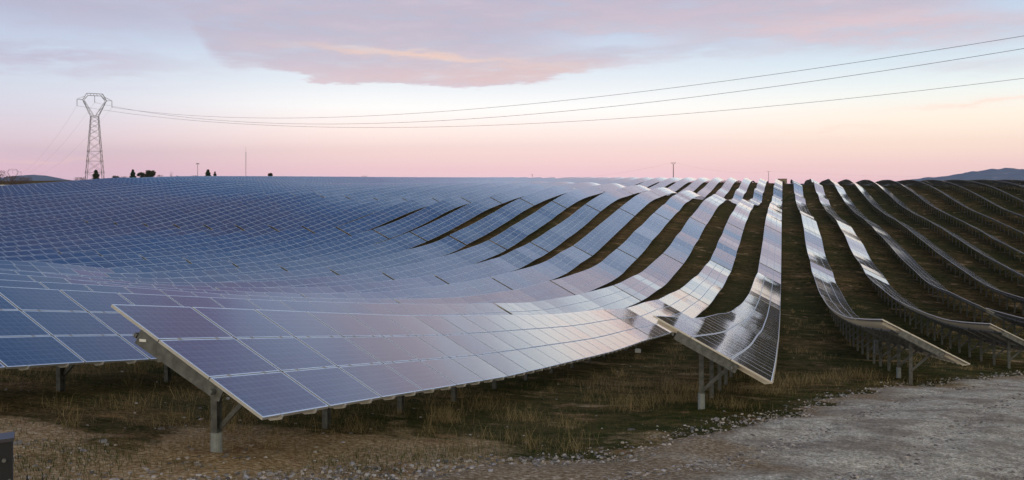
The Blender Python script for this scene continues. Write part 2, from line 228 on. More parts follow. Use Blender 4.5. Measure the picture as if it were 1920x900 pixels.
MAT['panel'] = panel_material('solar_glass', True)
MAT['panel_far'] = panel_material('solar_glass_field', False)
# ================================================================ camera, light, sky
cam = bpy.data.cameras.new('camera'); co = bpy.data.objects.new('camera', cam); col.objects.link(co); scene.camera = co
co.location = (0, 0, 0); co.rotation_euler = (R(90), 0, TH); cam.sensor_width = 36; cam.lens = 1555/1920*36; cam.shift_y = -(450-338.4)/1920
cam.clip_start = .05; cam.clip_end = 60000
vs = scene.view_settings; vs.view_transform = 'Standard'; vs.look = 'None'; vs.exposure = 0; vs.gamma = 1
SUN_AZ = math.pi + .35     # behind the camera
w = bpy.data.worlds.new('World'); scene.world = w; w.use_nodes = True; nt = w.node_tree; L = nt.links
bg = nt.nodes['Background']; tc = N(nt, 'ShaderNodeTexCoord')
sp = N(nt, 'ShaderNodeSeparateXYZ'); L.new(tc.outputs['Generated'], sp.inputs[0])
x, y, z = sp.outputs
fw = M2(nt, 'SUBTRACT', M2(nt, 'MULTIPLY', y, CS), M2(nt, 'MULTIPLY', x, SN))
rt = M2(nt, 'ADD', M2(nt, 'MULTIPLY', y, SN), M2(nt, 'MULTIPLY', x, CS))
az = M2(nt, 'MULTIPLY', M2(nt, 'ARCTAN2', rt, fw), 57.29578)          # degrees east of the heading
el = M2(nt, 'MULTIPLY', M2(nt, 'ARCSINE', z), 57.29578)               # degrees above the horizon
def A(px): return math.degrees(math.atan((px-960)/1555))
def Ee(px, py): return math.degrees(math.atan((338.4-py)/1555*math.cos(math.radians(A(px)))))
azn = M2(nt, 'DIVIDE', M2(nt, 'ADD', az, 40.), 80., clamp=True)       # -40..40 deg -> 0..1
def AZR(stops): return RAMP(nt, azn, [((a+40)/80, c) for a, c in stops], 'EASE')
el01 = M2(nt, 'DIVIDE', el, 90., clamp=True)
eln = M2(nt, 'POWER', el01, .5)                                       # finer steps near the horizon
def ER(stops): return RAMP(nt, eln, [(math.sqrt(e/90), lin(*c)) for e, c in stops])
gl = ER([(0, (226,190,208)), (.8, (231,190,204)), (2, (222,196,206)), (4, (208,204,220)), (6.5, (204,214,232)), (9, (200,214,238)), (14, (190,202,232)), (22, (148,170,216)), (30, (100,144,204)), (38, (72,122,194)), (48, (92,108,164)), (90, (94,106,160))])
gc = ER([(0, (238,196,212)), (.8, (242,202,206)), (2, (250,218,212)), (3.4, (250,232,228)), (5, (247,247,249)), (7, (228,236,246)), (10, (206,220,242)), (20, (188,208,242)), (27, (150,184,226)), (37, (84,134,202)), (48, (92,108,164)), (90, (94,106,160))])
gr = ER([(0, (232,190,196)), (1, (240,204,200)), (2.4, (252,226,208)), (4, (247,236,222)), (5.6, (234,240,240)), (7.5, (216,232,244)), (10, (204,222,244)), (20, (188,210,244)), (27, (156,188,230)), (37, (84,134,202)), (48, (92,108,164)), (90, (94,106,160))])
f1 = AZR([(-34, 0.), (-8, 1.)]); f2 = AZR([(4, 0.), (30, 1.)])
sky = MIX(nt, f1, gl, MIX(nt, f2, gc, gr))
# cloud coordinates: streaked along the horizon
cv = N(nt, 'ShaderNodeCombineXYZ'); L.new(M2(nt, 'MULTIPLY', az, .12), cv.inputs[0]); L.new(M2(nt, 'MULTIPLY', el, .55), cv.inputs[1])
n1 = M2(nt, 'SUBTRACT', NOISE(nt, cv.outputs[0], 1.0, 6, .62), .5)
cv2 = N(nt, 'ShaderNodeCombineXYZ'); L.new(M2(nt, 'MULTIPLY', az, .5), cv2.inputs[0]); L.new(M2(nt, 'MULTIPLY', el, 2.6), cv2.inputs[1]); cv2.inputs[2].default_value = 3.3
n2 = M2(nt, 'SUBTRACT', NOISE(nt, cv2.outputs[0], 1.0, 5, .6), .5)
n4v = N(nt, 'ShaderNodeCombineXYZ'); L.new(M2(nt, 'MULTIPLY', az, .22), n4v.inputs[0]); L.new(M2(nt, 'MULTIPLY', el, 1.3), n4v.inputs[1]); n4v.inputs[2].default_value = 9.1
n4 = NOISE(nt, n4v.outputs[0], 1.0, 7, .66)
elw = M2(nt, 'ADD', el, M2(nt, 'ADD', M2(nt, 'MULTIPLY', n1, 2.2), M2(nt, 'ADD', M2(nt, 'MULTIPLY', n2, 1.0), M2(nt, 'MULTIPLY', M2(nt, 'SUBTRACT', n4, .5), 1.3))))
def SM(a, lo, hi):
    n = N(nt, 'ShaderNodeMapRange'); n.interpolation_type = 'SMOOTHSTEP'
    for i, v in ((0, a), (1, lo), (2, hi)):
        if hasattr(v, 'is_output'): L.new(v, n.inputs[i])
        else: n.inputs[i].default_value = v
    return n.outputs[0]
low = [(300,35),(350,48),(395,110),(430,124),(560,134),(600,150),(720,157),(900,162),(1000,156),(1100,133),(1200,112),(1330,100),(1500,92),(1700,84),(1930,70)]
azl = M2(nt, 'DIVIDE', M2(nt, 'ADD', az, 40.), 80., clamp=True)
lowr = RAMP(nt, azl, [((A(p)+40)/80, Ee(p, q)/16.) for p, q in low])
lowr = M2(nt, 'MULTIPLY', lowr, 16.)
soft = RAMP(nt, azl, [((A(p)+40)/80, s) for p, s in ((300, .7), (420, .28), (560, .10), (960, .08), (1150, .3), (1400, .45), (1900, .6))])
dd = M2(nt, 'SUBTRACT', elw, lowr)
cm = SM(M2(nt, 'DIVIDE', dd, M2(nt, 'MULTIPLY', soft, 3.)), -.5, .8)
cm = M2(nt, 'MULTIPLY', cm, M2(nt, 'SUBTRACT', 1., SM(el, 12.8, 17.)))
def gauss(px, py, sx, sy, tilt=0., src=None):
    a0, e0 = A(px), Ee(px, py); sa = sx/1555*57.3*math.cos(R(a0))**2; se = sy/1555*57.3
    da = M2(nt, 'SUBTRACT', az, a0); de = M2(nt, 'SUBTRACT', src or elw, M2(nt, 'ADD', M2(nt, 'MULTIPLY', da, tilt), e0))
    q = M2(nt, 'ADD', M2(nt, 'POWER', M2(nt, 'DIVIDE', M2(nt, 'ABSOLUTE', da), sa), 2.), M2(nt, 'POWER', M2(nt, 'DIVIDE', M2(nt, 'ABSOLUTE', de), se), 2.))
    return M2(nt, 'EXPONENT', M2(nt, 'MULTIPLY', q, -1.))
cm = M2(nt, 'MULTIPLY', cm, M2(nt, 'ADD', .62, M2(nt, 'MULTIPLY', SM(n4, .30, .55), .38)))
hole = gauss(1160, 76, 150, 22); hole2 = gauss(1420, 78, 70, 10); hole3 = gauss(1930, -5, 150, 26)
cm = M2(nt, 'MULTIPLY', cm, M2(nt, 'SUBTRACT', 1., M2(nt, 'MULTIPLY', hole, .95)), clamp=True)
cm = M2(nt, 'MULTIPLY', cm, M2(nt, 'SUBTRACT', 1., M2(nt, 'MULTIPLY', hole2, .6)), clamp=True)
cm = M2(nt, 'MULTIPLY', cm, M2(nt, 'SUBTRACT', 1., M2(nt, 'MULTIPLY', hole3, .9)), clamp=True)
lift = M2(nt, 'MAXIMUM', M2(nt, 'MULTIPLY', gauss(90, 108, 250, 30), SM(n4, .30, .62)), M2(nt, 'MULTIPLY', gauss(120, 8, 420, 44), .95))
lift = M2(nt, 'MAXIMUM', lift, M2(nt, 'MULTIPLY', gauss(1840, 115, 130, 14), .4))
cm = M2(nt, 'MAXIMUM', cm, lift)
ccol = RAMP(nt, M2(nt, 'ADD', M2(nt, 'MULTIPLY', n1, 1.2), .5), [(.2, lin(196,186,206)), (.5, lin(202,188,203)), (.8, lin(214,196,208))])
ccol = MIX(nt, 1., ccol, RAMP(nt, n4, [(.3, (.86,.86,.92)), (.5, (1.,1.,1.)), (.7, (1.12,1.08,1.08))]), 'MULTIPLY')
ccol = MIX(nt, f1, RAMP(nt, M2(nt, 'ADD', n1, .5), [(.2, lin(186,182,206)), (.8, lin(200,194,216))]), ccol)
pink = M2(nt, 'MAXIMUM', gauss(780, 104, 210, 9, -.045), M2(nt, 'MULTIPLY', gauss(1010, 128, 130, 14, .02), .55))
pink2 = M2(nt, 'MAXIMUM', M2(nt, 'MULTIPLY', gauss(1640, 42, 330, 22, -.02), .75), M2(nt, 'MULTIPLY', gauss(1300, 30, 300, 22), .25))
ccol = MIX(nt, M2(nt, 'MULTIPLY', pink2, .9), ccol, (*lin(240,205,206), 1))
ccol = MIX(nt, M2(nt, 'MULTIPLY', pink, .95), ccol, (*lin(246,206,188), 1))
ccol = MIX(nt, M2(nt, 'MULTIPLY', gauss(900, 142, 330, 16), .65), ccol, (*lin(220,182,182), 1))
sky = MIX(nt, M2(nt, 'MULTIPLY', cm, .88), sky, ccol)
# thin low wisps
wisp = M2(nt, 'MAXIMUM', gauss(1850, 192, 170, 6, .05), M2(nt, 'MAXIMUM', M2(nt, 'MULTIPLY', gauss(90, 296, 120, 4), .7), M2(nt, 'MULTIPLY', gauss(1560, 243, 120, 4), .5)))
sky = MIX(nt, M2(nt, 'MULTIPLY', wisp, .5), sky, (*lin(250,212,200), 1))
# high clouds above the picture, seen only mirrored in the glass
hc = M2(nt, 'MULTIPLY', SM(n1, .0, .22), SM(el, 13., 20.))
hc2v = N(nt, 'ShaderNodeVectorMath'); hc2v.operation = 'MULTIPLY'; hc2v.inputs[1].default_value = (1, 1, 2.5); L.new(tc.outputs['Generated'], hc2v.inputs[0])
n3 = NOISE(nt, hc2v.outputs[0], 2.6, 6, .6)
hz_ = M2(nt, 'EXPONENT', M2(nt, 'MULTIPLY', M2(nt, 'ADD', M2(nt, 'POWER', M2(nt, 'DIVIDE', M2(nt, 'ABSOLUTE', M2(nt, 'ADD', az, 5.)), 17.), 2.), M2(nt, 'POWER', M2(nt, 'DIVIDE', M2(nt, 'ABSOLUTE', M2(nt, 'SUBTRACT', el, 21.)), 7.), 2.)), -1.))
hc = M2(nt, 'ADD', M2(nt, 'MULTIPLY', hz_, M2(nt, 'ADD', .30, M2(nt, 'MULTIPLY', SM(n3, .42, .6), .5))), M2(nt, 'MULTIPLY', M2(nt, 'MULTIPLY', SM(n3, .46, .7), SM(el, 15., 26.)), .3), clamp=True)
sky = MIX(nt, hc, sky, (*lin(158,150,192), 1))
# warm afterglow low behind the camera
back = M2(nt, 'MULTIPLY', SM(M2(nt, 'MULTIPLY', fw, -1.), -.1, .8), M2(nt, 'SUBTRACT', 1., SM(el, 15., 80.)))
sky = MIX(nt, back, sky, (1.75, 1.62, 1.25, 1))
# below the horizon: dull earth
sky = MIX(nt, SM(el, 11., 1.), sky, MIX(nt, 1., sky, (1.52, 1.46, 1.36, 1), 'MULTIPLY'))
sky = MIX(nt, SM(el, 0., -1.5), sky, (.10, .085, .08, 1))
nish = N(nt, 'ShaderNodeTexSky'); nish.sky_type = 'NISHITA'; nish.sun_disc = False; nish.sun_elevation = R(2); nish.sun_rotation = -TH + SUN_AZ
add = N(nt, 'ShaderNodeMix'); add.data_type = 'RGBA'; add.blend_type = 'ADD'; add.inputs[0].default_value = .02
L.new(sky, add.inputs[6]); L.new(nish.outputs[0], add.inputs[7])
L.new(add.outputs[2], bg.inputs[0]); bg.inputs[1].default_value = .97
sl = bpy.data.lights.new('sun', 'SUN'); so = bpy.data.objects.new('sun', sl); col.objects.link(so)
sl.energy = .26; sl.angle = R(25); sl.color = (1, .62, .32)
sa = -TH + SUN_AZ; sd = Vector((math.sin(sa)*math.cos(R(5)), math.cos(sa)*math.cos(R(5)), math.sin(R(5))))
so.rotation_euler = sd.to_track_quat('Z', 'Y').to_euler(); so.location = sd * 50

# ================================================================ road edge (plan) and masks
EDGE = np.array([(-22,-12),(-12.5,-1),(-6.5,7),(-5.2,9),(-4.2,10.7),(-3.5,11.8),(-3.0,13.05),(-1.96,14.85),(-.71,17.7),(.38,20.95),(1.95,26.06),(3.83,29.7),(6.1,33.7),(9.8,40.4),(15,49),(22,60),(34,80),(60,122)], float)
ROADW = 5.2
_seg = np.diff(EDGE, axis=0); _sl = np.hypot(_seg[:,0], _seg[:,1]); _cum = np.r_[0, np.cumsum(_sl)]
def edge_at(t):
    i = np.clip(np.searchsorted(_cum, t, 'right')-1, 0, len(_sl)-1); f_ = ((t-_cum[i])/_sl[i])[:, None]
    return EDGE[i]*(1-f_)+EDGE[i+1]*f_
def road_s(X, Y):
    """signed distance into the road from its left edge (positive on the road side)"""
    X = np.asarray(X, float); Y = np.asarray(Y, float); best = np.full(X.shape, 1e9); sg = np.zeros(X.shape)
    for (a, b), s, l in zip(EDGE[:-1], _seg, _sl):
        t = np.clip(((X-a)*s[0]+(Y-b)*s[1])/l**2, 0, 1); dx, dy = X-(a+t*s[0]), Y-(b+t*s[1]); d = np.hypot(dx, dy)
        cr = (dx*s[1]-dy*s[0]); m_ = d < best; best = np.where(m_, d, best); sg = np.where(m_, np.sign(cr)*d, sg)
    return sg
# ================================================================ ground
def lines(parts):
    o = []
    for a, b, s in parts: o += list(np.arange(a, b, s))
    return np.array(o + [parts[-1][1]])
gx = np.r_[-9500, -7000, -4000, -2200, -1200, -800, lines([(-620,-330,14),(-330,-60,5),(-60,-20,1),(-20,16,.25),(16,40,1),(40,160,5),(160,420,14)]), 700, 1200, 2400, 5000, 7500, 9500]
gy = np.r_[-9500, -5000, -2000, -600, lines([(-250,-40,15),(-40,2,3),(2,46,.25),(46,120,1),(120,480,4),(480,760,14)]), 1000, 1500, 2600, 5000, 7500, 9500]
GX, GY = np.meshgrid(gx, gy); GZ = ground_z(GX.ravel(), GY.ravel())
ri = np.hypot(GX.ravel(), GY.ravel()); GZ = np.where(ri > 1500, -24 - 10*np.clip((ri-1500)/6000, 0, 1), GZ)
nx, ny = len(gx), len(gy); ii = (np.arange(ny-1)[:, None]*nx+np.arange(nx-1)[None]).ravel()
F = np.c_[ii, ii+1, ii+nx+1, ii+nx]
gm, gnt, gb = mat('field_soil'); g = N(gnt, 'ShaderNodeNewGeometry').outputs['Position']
a1 = NOISE(gnt, g, .35, 5, .6); a2 = NOISE(gnt, g, 2.2, 5, .6); a3 = NOISE(gnt, g, 14, 4, .6); a4 = NOISE(gnt, g, .06, 3, .5)
dirt = RAMP(gnt, a3, [(.3, (.17,.105,.044)), (.52, (.40,.265,.125)), (.7, (.66,.52,.32))])
moss = RAMP(gnt, a3, [(.3, (.010,.016,.004)), (.55, (.028,.036,.010)), (.75, (.085,.070,.028))])
litter = RAMP(gnt, a3, [(.3, (.060,.039,.017)), (.55, (.165,.108,.048)), (.75, (.34,.24,.12))])
sp0 = N(gnt, 'ShaderNodeSeparateXYZ'); gnt.links.new(g, sp0.inputs[0])
dry = M2(gnt, 'ADD', M2(gnt, 'MULTIPLY', a2, .8), M2(gnt, 'ADD', M2(gnt, 'MULTIPLY', a1, .5), M2(gnt, 'MULTIPLY', RAMP(gnt, M2(gnt, 'DIVIDE', M2(gnt, 'ADD', sp0.outputs[0], 40.), 100.), [(.30, .10), (.42, -.12), (.8, -.02)]), 1.)))  # litter share: noise plus an x term, lowest just right of the centre row
base = MIX(gnt, RAMP(gnt, dry, [(.5, 0.), (.76, 1.)]), moss, litter)
sv = N(gnt, 'ShaderNodeVectorMath'); sv.operation = 'MULTIPLY'; sv.inputs[1].default_value = (.35, 1.3, 1); gnt.links.new(g, sv.inputs[0])
a5 = NOISE(gnt, sv.outputs[0], .9, 6, .7)
base = MIX(gnt, 1., base, RAMP(gnt, a5, [(.3, (.45,.5,.42)), (.5, (.95,.95,.9)), (.72, (2.0,1.75,1.45))]), 'MULTIPLY')
base = MIX(gnt, RAMP(gnt, a4, [(.42, .5), (.6, 0.)]), base, (.03,.045,.014,1))
sp2 = N(gnt, 'ShaderNodeSeparateXYZ'); gnt.links.new(g, sp2.inputs[0])
# bare soil by the near table ends: a strip in front of y = 13 + 1.3 (x + 4)
q = M2(gnt, 'SUBTRACT', sp2.outputs[1], M2(gnt, 'ADD', M2(gnt, 'MULTIPLY', sp2.outputs[0], .55), 16.6))
bare = M2(gnt, 'ADD', M2(gnt, 'MULTIPLY', q, -.16), M2(gnt, 'MULTIPLY', M2(gnt, 'SUBTRACT', a1, .5), 3.2))
bare = M2(gnt, 'MULTIPLY', RAMP(gnt, M2(gnt, 'ADD', bare, .1), [(.0, 0.), (.35, 1.)]), RAMP(gnt, M2(gnt, 'DIVIDE', sp2.outputs[1], 100.), [(.2, 1.), (.3, 0.)]))
c = MIX(gnt, bare, base, dirt)
c = MIX(gnt, RAMP(gnt, a1, [(.62, 0.), (.68, .8)]), c, dirt)
red = MIX(gnt, .5, (.16,.06,.028,1), dirt)
c = MIX(gnt, RAMP(gnt, NOISE(gnt, g, .8, 4), [(.64, 0.), (.70, .8)]), c, red)
gnt.links.new(c, gb.inputs['Base Color']); gb.inputs['Roughness'].default_value = 1; gb.inputs['Specular IOR Level'].default_value = 0
bp = N(gnt, 'ShaderNodeBump'); bp.inputs['Strength'].default_value = .7; bp.inputs['Distance'].default_value = .06
gnt.links.new(M2(gnt, 'ADD', a3, M2(gnt, 'MULTIPLY', a2, 1.5)), bp.inputs['Height']); gnt.links.new(bp.outputs[0], gb.inputs['Normal'])
tag(link('ground', np_mesh('ground', np.c_[GX.ravel(), GY.ravel(), GZ], F, gm, smooth=True)), kind='structure')
def ground_mesh_z(X, Y):
    X = np.asarray(X, float); Y = np.asarray(Y, float); G = GZ.reshape(ny, nx)
    i = np.clip(np.searchsorted(gx, X, 'right')-1, 0, nx-2); j = np.clip(np.searchsorted(gy, Y, 'right')-1, 0, ny-2)
    fx = (X-gx[i])/(gx[i+1]-gx[i]); fy = (Y-gy[j])/(gy[j+1]-gy[j])
    return (G[j,i]*(1-fx)+G[j,i+1]*fx)*(1-fy)+(G[j+1,i]*(1-fx)+G[j+1,i+1]*fx)*fy
def gm_z(x_, y_): return float(ground_mesh_z([x_], [y_])[0])
# ---- gravel road
ts = np.arange(0, _cum[-1], .3); P0 = edge_at(ts); tg = np.gradient(P0, axis=0); tg /= np.hypot(*tg.T)[:, None]
k_ = np.ones(15)/15; tgs = np.c_[np.convolve(np.pad(tg[:,0], 7, 'edge'), k_, 'valid'), np.convolve(np.pad(tg[:,1], 7, 'edge'), k_, 'valid')]
P0 = np.c_[np.convolve(np.pad(P0[:,0], 7, 'edge'), k_, 'valid'), np.convolve(np.pad(P0[:,1], 7, 'edge'), k_, 'valid')]
nr = np.c_[tgs[:,1], -tgs[:,0]]; ss = np.arange(-.8, ROADW+.81, .2)
RX = P0[:,0][:,None]+nr[:,0][:,None]*ss; RY = P0[:,1][:,None]+nr[:,1][:,None]*ss
ed = np.clip((np.minimum(ss+.8, ROADW+.8-ss)[None]+1.1*vnoise(RX*.8, RY*.8, 15)+.5*vnoise(RX*2.6, RY*2.6, 16))/1.0, 0, 1)
rut = -.025*(np.exp(-((ss-1.5)/.35)**2)+np.exp(-((ss-3.5)/.35)**2))[None]
RZ = ground_mesh_z(RX, RY)-.06+.105*ed+.10*vnoise(RX*.9, RY*.9, 5)*(1-.85*ed)+.03*vnoise(RX*3, RY*3, 6)*(1-.7*ed)+rut*ed
RT = np.clip((ss[None]-.3+2.2*vnoise(RX*.5, RY*.5, 71)+1.2*vnoise(RX*1.8, RY*1.8, 72)-np.clip((16-RY)*.35, 0, 1.2))/.9, 0, 1); RT = np.repeat(RT.reshape(-1, 1), 3, axis=1)
nn, mm = RX.shape; ii = (np.arange(nn-1)[:, None]*mm+np.arange(mm-1)[None]).ravel()
rm, rnt, rb = mat('gravel'); g = N(rnt, 'ShaderNodeNewGeometry').outputs['Position']
r1 = NOISE(rnt, g, 17, 5, .78); r2 = NOISE(rnt, g, .8, 4); v3 = N(rnt, 'ShaderNodeTexVoronoi'); v3.inputs['Scale'].default_value = 24; rnt.links.new(g, v3.inputs['Vector'])
c = RAMP(rnt, r1, [(.34, (.17,.14,.09)), (.5, (.50,.435,.30)), (.66, (.95,.86,.66))])
c = MIX(rnt, RAMP(rnt, r2, [(.46, 0.), (.62, .6)]), c, (.21, .155, .10, 1))
c = MIX(rnt, 1., c, RAMP(rnt, NOISE(rnt, g, 3.5, 5, .65), [(.3, .62), (.7, 1.4)]), 'MULTIPLY')
c = MIX(rnt, M2(rnt, 'MULTIPLY', RAMP(rnt, v3.outputs['Distance'], [(.1, 1.), (.5, 0.)]), .25), c, (.5,.5,.5,1))
rva = N(rnt, 'ShaderNodeVertexColor'); rva.layer_name = 'tint'
earth = RAMP(rnt, NOISE(rnt, g, 14, 4, .6), [(.3, (.15,.10,.055)), (.52, (.32,.23,.13)), (.7, (.6,.5,.34))])
c = MIX(rnt, rva.outputs[0], earth, c)
rnt.links.new(c, rb.inputs['Base Color']); rb.inputs['Roughness'].default_value = 1; rb.inputs['Specular IOR Level'].default_value = 0
bp = N(rnt, 'ShaderNodeBump'); bp.inputs['Strength'].default_value = .9; bp.inputs['Distance'].default_value = .03
rnt.links.new(M2(rnt, 'SUBTRACT', r1, v3.outputs['Distance']), bp.inputs['Height']); rnt.links.new(bp.outputs[0], rb.inputs['Normal'])
tag(link('gravel_road', np_mesh('gravel_road', np.c_[RX.ravel(), RY.ravel(), RZ.ravel()], np.c_[ii, ii+mm, ii+mm+1, ii+1][:, ::-1], rm, smooth=True, cols=RT)), kind='structure')

# ================================================================ solar tables
U, PITCH_ROW = 1.675, 6.11876
XL0 = -6.3505; TILT = R(26.907); CT, ST = math.cos(TILT), math.sin(TILT); SL = .9918
def Xlow(m): return XL0 + m*PITCH_ROW
MOD_L, MOD_W = 1.652, .974
def module_mesh():
    mb = MB(); a, b_ = MOD_L/2, MOD_W/2
    mb.quad((-a,-b_,0), (a,-b_,0), (a,b_,0), (-a,b_,0), 0)
    z0 = -.04
    mb.quad((-a,-b_,z0), (-a,b_,z0), (a,b_,z0), (a,-b_,z0), 2)
    for p, q in (((-a,-b_),(a,-b_)), ((a,-b_),(a,b_)), ((a,b_),(-a,b_)), ((-a,b_),(-a,-b_))):
        mb.quad((*p,z0), (*q,z0), (*q,0), (*p,0), 1)
    me = mb.mesh('solar_module', [MAT['panel'], MAT['frame'], MAT['back']])
    uv = me.uv_layers.new(name='UVMap'); k = [(0,0),(1,0),(1,1),(0,1)]
    for i in range(4): uv.data[i].uv = (k[i][0]*.99998+.00001, k[i][1]*.99998+.00001)
    return me
MODULE = module_mesh()
XPOST = 1.645
def post_mesh():
    mb = MB(); zt = XPOST*ST/CT - .26
    mb.box(-.003,.003,-.06,.06,-1.0,zt); mb.box(-.055,.055,-.064,-.058,-1.0,zt); mb.box(-.055,.055,.058,.064,-1.0,zt)
    return mb.mesh('post', MAT['galv'])
POST = post_mesh()
def slope_pt(fr, down): # point on the tilted plane at fraction fr from the low edge, down below it
    d = fr*3*SL; return Vector((-d*CT - down*ST*1.0, 0, d*ST - down*CT))
def beam_mesh():
    mb = MB(); a, b_ = slope_pt(.27, .185), slope_pt(.83, .185)
    mb.bar(a, b_, .006, .17, up=(0,0,1)); n_ = Vector((ST,0,CT))*.085
    mb.bar(a+n_+Vector((0,.022,0)), b_+n_+Vector((0,.022,0)), .05, .006); mb.bar(a-n_+Vector((0,.022,0)), b_-n_+Vector((0,.022,0)), .05, .006)
    return mb.mesh('crossbeam', MAT['galv'])
BEAM = beam_mesh()
def end_beam_mesh():
    mb = MB(); a, b_ = slope_pt(.26, .15), slope_pt(.78, .15); mb.bar(a, b_, .008, .21); n_ = Vector((ST,0,CT))*.105
    for s_ in (1, -1): mb.bar(a+n_*s_+Vector((0,.03,0)), b_+n_*s_+Vector((0,.03,0)), .06, .006)
    return mb.mesh('end_beam', MAT['galv'])
ENDBEAM = end_beam_mesh()
def brace_mesh():
    mb = MB(); mb.bar((-XPOST+.03,.05,-.42), slope_pt(.33,.27)+Vector((0,.05,0)), .05, .07); return mb.mesh('brace', MAT['galv'])
BRACE = brace_mesh()
def rafter_mesh():
    mb = MB(); y0, y1 = -.035, 3*SL-.1                                # along the slope direction, local +y up-slope
    mb.hexa([(-.002,y0+.14,-.155),(.002,y0+.14,-.155),(.002,y1,-.155),(-.002,y1,-.155),(-.002,y0,-.050),(.002,y0,-.050),(.002,y1,-.042),(-.002,y1,-.042)])
    mb.box(-.022,.022,y0,y1,-.046,-.0415)
    mb.box(-.012,.012,y0,y0+.05,-.0415,.004, 0)
    return mb.mesh('rafter', MAT['frame'])
RAFTER = rafter_mesh()
def clamp_mesh():
    mb = MB(); mb.box(-.035, .035, -.021, .021, -.02, .006); mb.box(-.012, .012, -.012, .012, .0062, .013); return mb.mesh('clamp', MAT['frame'])
CLAMP = clamp_mesh()
class Table: pass
tables = []
ROWSTART = {-1: -1.5, 0: 9.14, 1: 19.3, 2: 30.7, 3: 44.3, 4: 60.0, 5: 77.0, 6: 90.0, 7: 111.0, 8: 130.0, 9: 150.0, 10: 165.0, 11: 179.0, 12: 190.0, 13: 205.0}
def bounds(m):
    st = ROWSTART.get(m, -1.5 if m > -30 else 20.); out = []
    if m in (0, 1, 2): out.append((st, int((42.85-st)/U)))
    k = 0
    first = 43.0
    if m < 0:
        k = -math.floor((first-st)/34.0); out_k = first + 34*k
        if out_k-34 < st < out_k:
            nmod = int((out_k-.35-st)/U)
            if nmod >= 3: out.append((out_k-.35-nmod*U, nmod))
    elif m >= 3:
        nk = first
        while nk < st: nk += 34
        nmod = int((nk-.35-st)/U)
        if nmod >= 4: out.append((st, nmod))
        k = round((nk-first)/34)
    yend = 400 if m > -14 else 330
    if m < -28: yend = 300
    while first+34*k < yend:
        out.append((first+34*k, 20)); k += 1
    return out
for m in range(-34, 14):
    for (y0, nmod) in bounds(m):
        t = Table(); t.m = m; t.y0 = y0; t.n = nmod; t.x = Xlow(m); tables.append(t)
ys = []
for t in tables:
    nseg = max(1, round(t.n/2)); q_, r_ = divmod(t.n, nseg); cnt = [q_+(1 if i < r_ else 0) for i in range(nseg)]
    t.seg = np.r_[0, np.cumsum(cnt)]; t.ny = t.y0+t.seg*U
zz_ = edge_z(np.concatenate([np.full(len(t.ny), t.x) for t in tables]), np.concatenate([t.ny for t in tables]))
o_ = 0
for t in tables: t.nz = zz_[o_:o_+len(t.ny)]; o_ += len(t.ny)
def zlow(t, y_): return float(np.interp(y_, t.ny, t.nz))
# which tables can be seen
cgx, cgy = np.arange(-260, 120, 6.), np.arange(-10, 420, 6.)
CG = edge_z(*[a.ravel() for a in np.meshgrid(cgx, cgy)]).reshape(len(cgy), len(cgx))
def cg(X, Y):
    i = np.clip((X-cgx[0])/6, 0, len(cgx)-1.001); j = np.clip((Y-cgy[0])/6, 0, len(cgy)-1.001)
    a, b_ = i.astype(int), j.astype(int); fx, fy = i-a, j-b_
    return (CG[b_,a]*(1-fx)+CG[b_,a+1]*fx)*(1-fy)+(CG[b_+1,a]*(1-fx)+CG[b_+1,a+1]*fx)*fy
for t in tables:
    vis = False; pr = []
    for fr in np.linspace(.02, .98, 9):
        y_ = t.y0+fr*t.n*U; p = np.array([t.x-2.6, y_, zlow(t, y_)+1.36])
        fwd = p[1]*CS-p[0]*SN; rgt = p[1]*SN+p[0]*CS
        if fwd < 2: continue
        px = 960+1555*rgt/fwd; py = 338.4-1555*p[2]/fwd; pr.append((px, py, fwd))
        if not (-10 < px < 1930 and py < 930): continue
        s_ = np.linspace(.03, .985, 70); X = p[0]*s_; Y = p[1]*s_; Z = p[2]*s_
        far_ok = (np.hypot(X-p[0], Y-p[1]) < 4) | (Z > cg(X, Y)+1.15)
        if far_ok.all(): vis = True
    t.vis = vis
    if pr:
        pr = np.array(pr); t.size = (np.ptp(np.clip(pr[:,0], 0, 1920))+1555*2/pr[:,2].mean())*(np.ptp(np.clip(pr[:,1], 0, 900))+1555*1.2/pr[:,2].mean()); t.dist = pr[:,2].min()
    else: t.size = 0; t.dist = 1e3
    t.near = math.hypot(t.x-1.3, max(t.y0, 0) if t.y0+t.n*U > 0 else 0)
seen = sorted([t for t in tables if t.vis], key=lambda t: -t.size)
indiv = set(id(t) for t in seen[:298])
print('tables', len(tables), 'seen', len(seen))
ORD = 'zeroth first second third fourth fifth sixth seventh eighth ninth tenth eleventh twelfth thirteenth fourteenth fifteenth sixteenth seventeenth eighteenth nineteenth twentieth'.split()
def ordw(n_):
    if n_ <= 20: return ORD[n_]
    t_, u_ = divmod(n_, 10); return {2:'twentieth',3:'thirtieth'}[t_] if u_ == 0 else {2:'twenty',3:'thirty'}[t_]+'-'+ORD[u_]
def rowname(m):
    if m == 0: return 'the wide foreground row'
    if m == 1: return 'the row running straight away at centre'
    if m == -1: return 'the first row left of foreground'
    if m < -1: return 'the %s row left of foreground' % ordw(-m)
    return 'the %s row right of centre row' % ordw(m-1)
def basis(t, si, cavg):
    dy = t.ny[si+1]-t.ny[si]; dz = t.nz[si+1]-t.nz[si]; e1 = Vector((0, dy, dz)); ln = e1.length; e1.normalize()
    c_ = Vector((-CT, 0, ST)); c_ = (c_-e1*c_.dot(e1)).normalized(); n_ = e1.cross(c_).normalized()
    sh = 0 if cavg is None else (cavg-c_.y)*1.5*SL
    return e1, c_, n_, ln, sh
def cav(t):
    s_ = (t.nz[-1]-t.nz[0])/(t.ny[-1]-t.ny[0]); e1 = Vector((0, 1, s_)).normalized(); c_ = Vector((-CT, 0, ST)); return (c_-e1*c_.dot(e1)).normalized().y
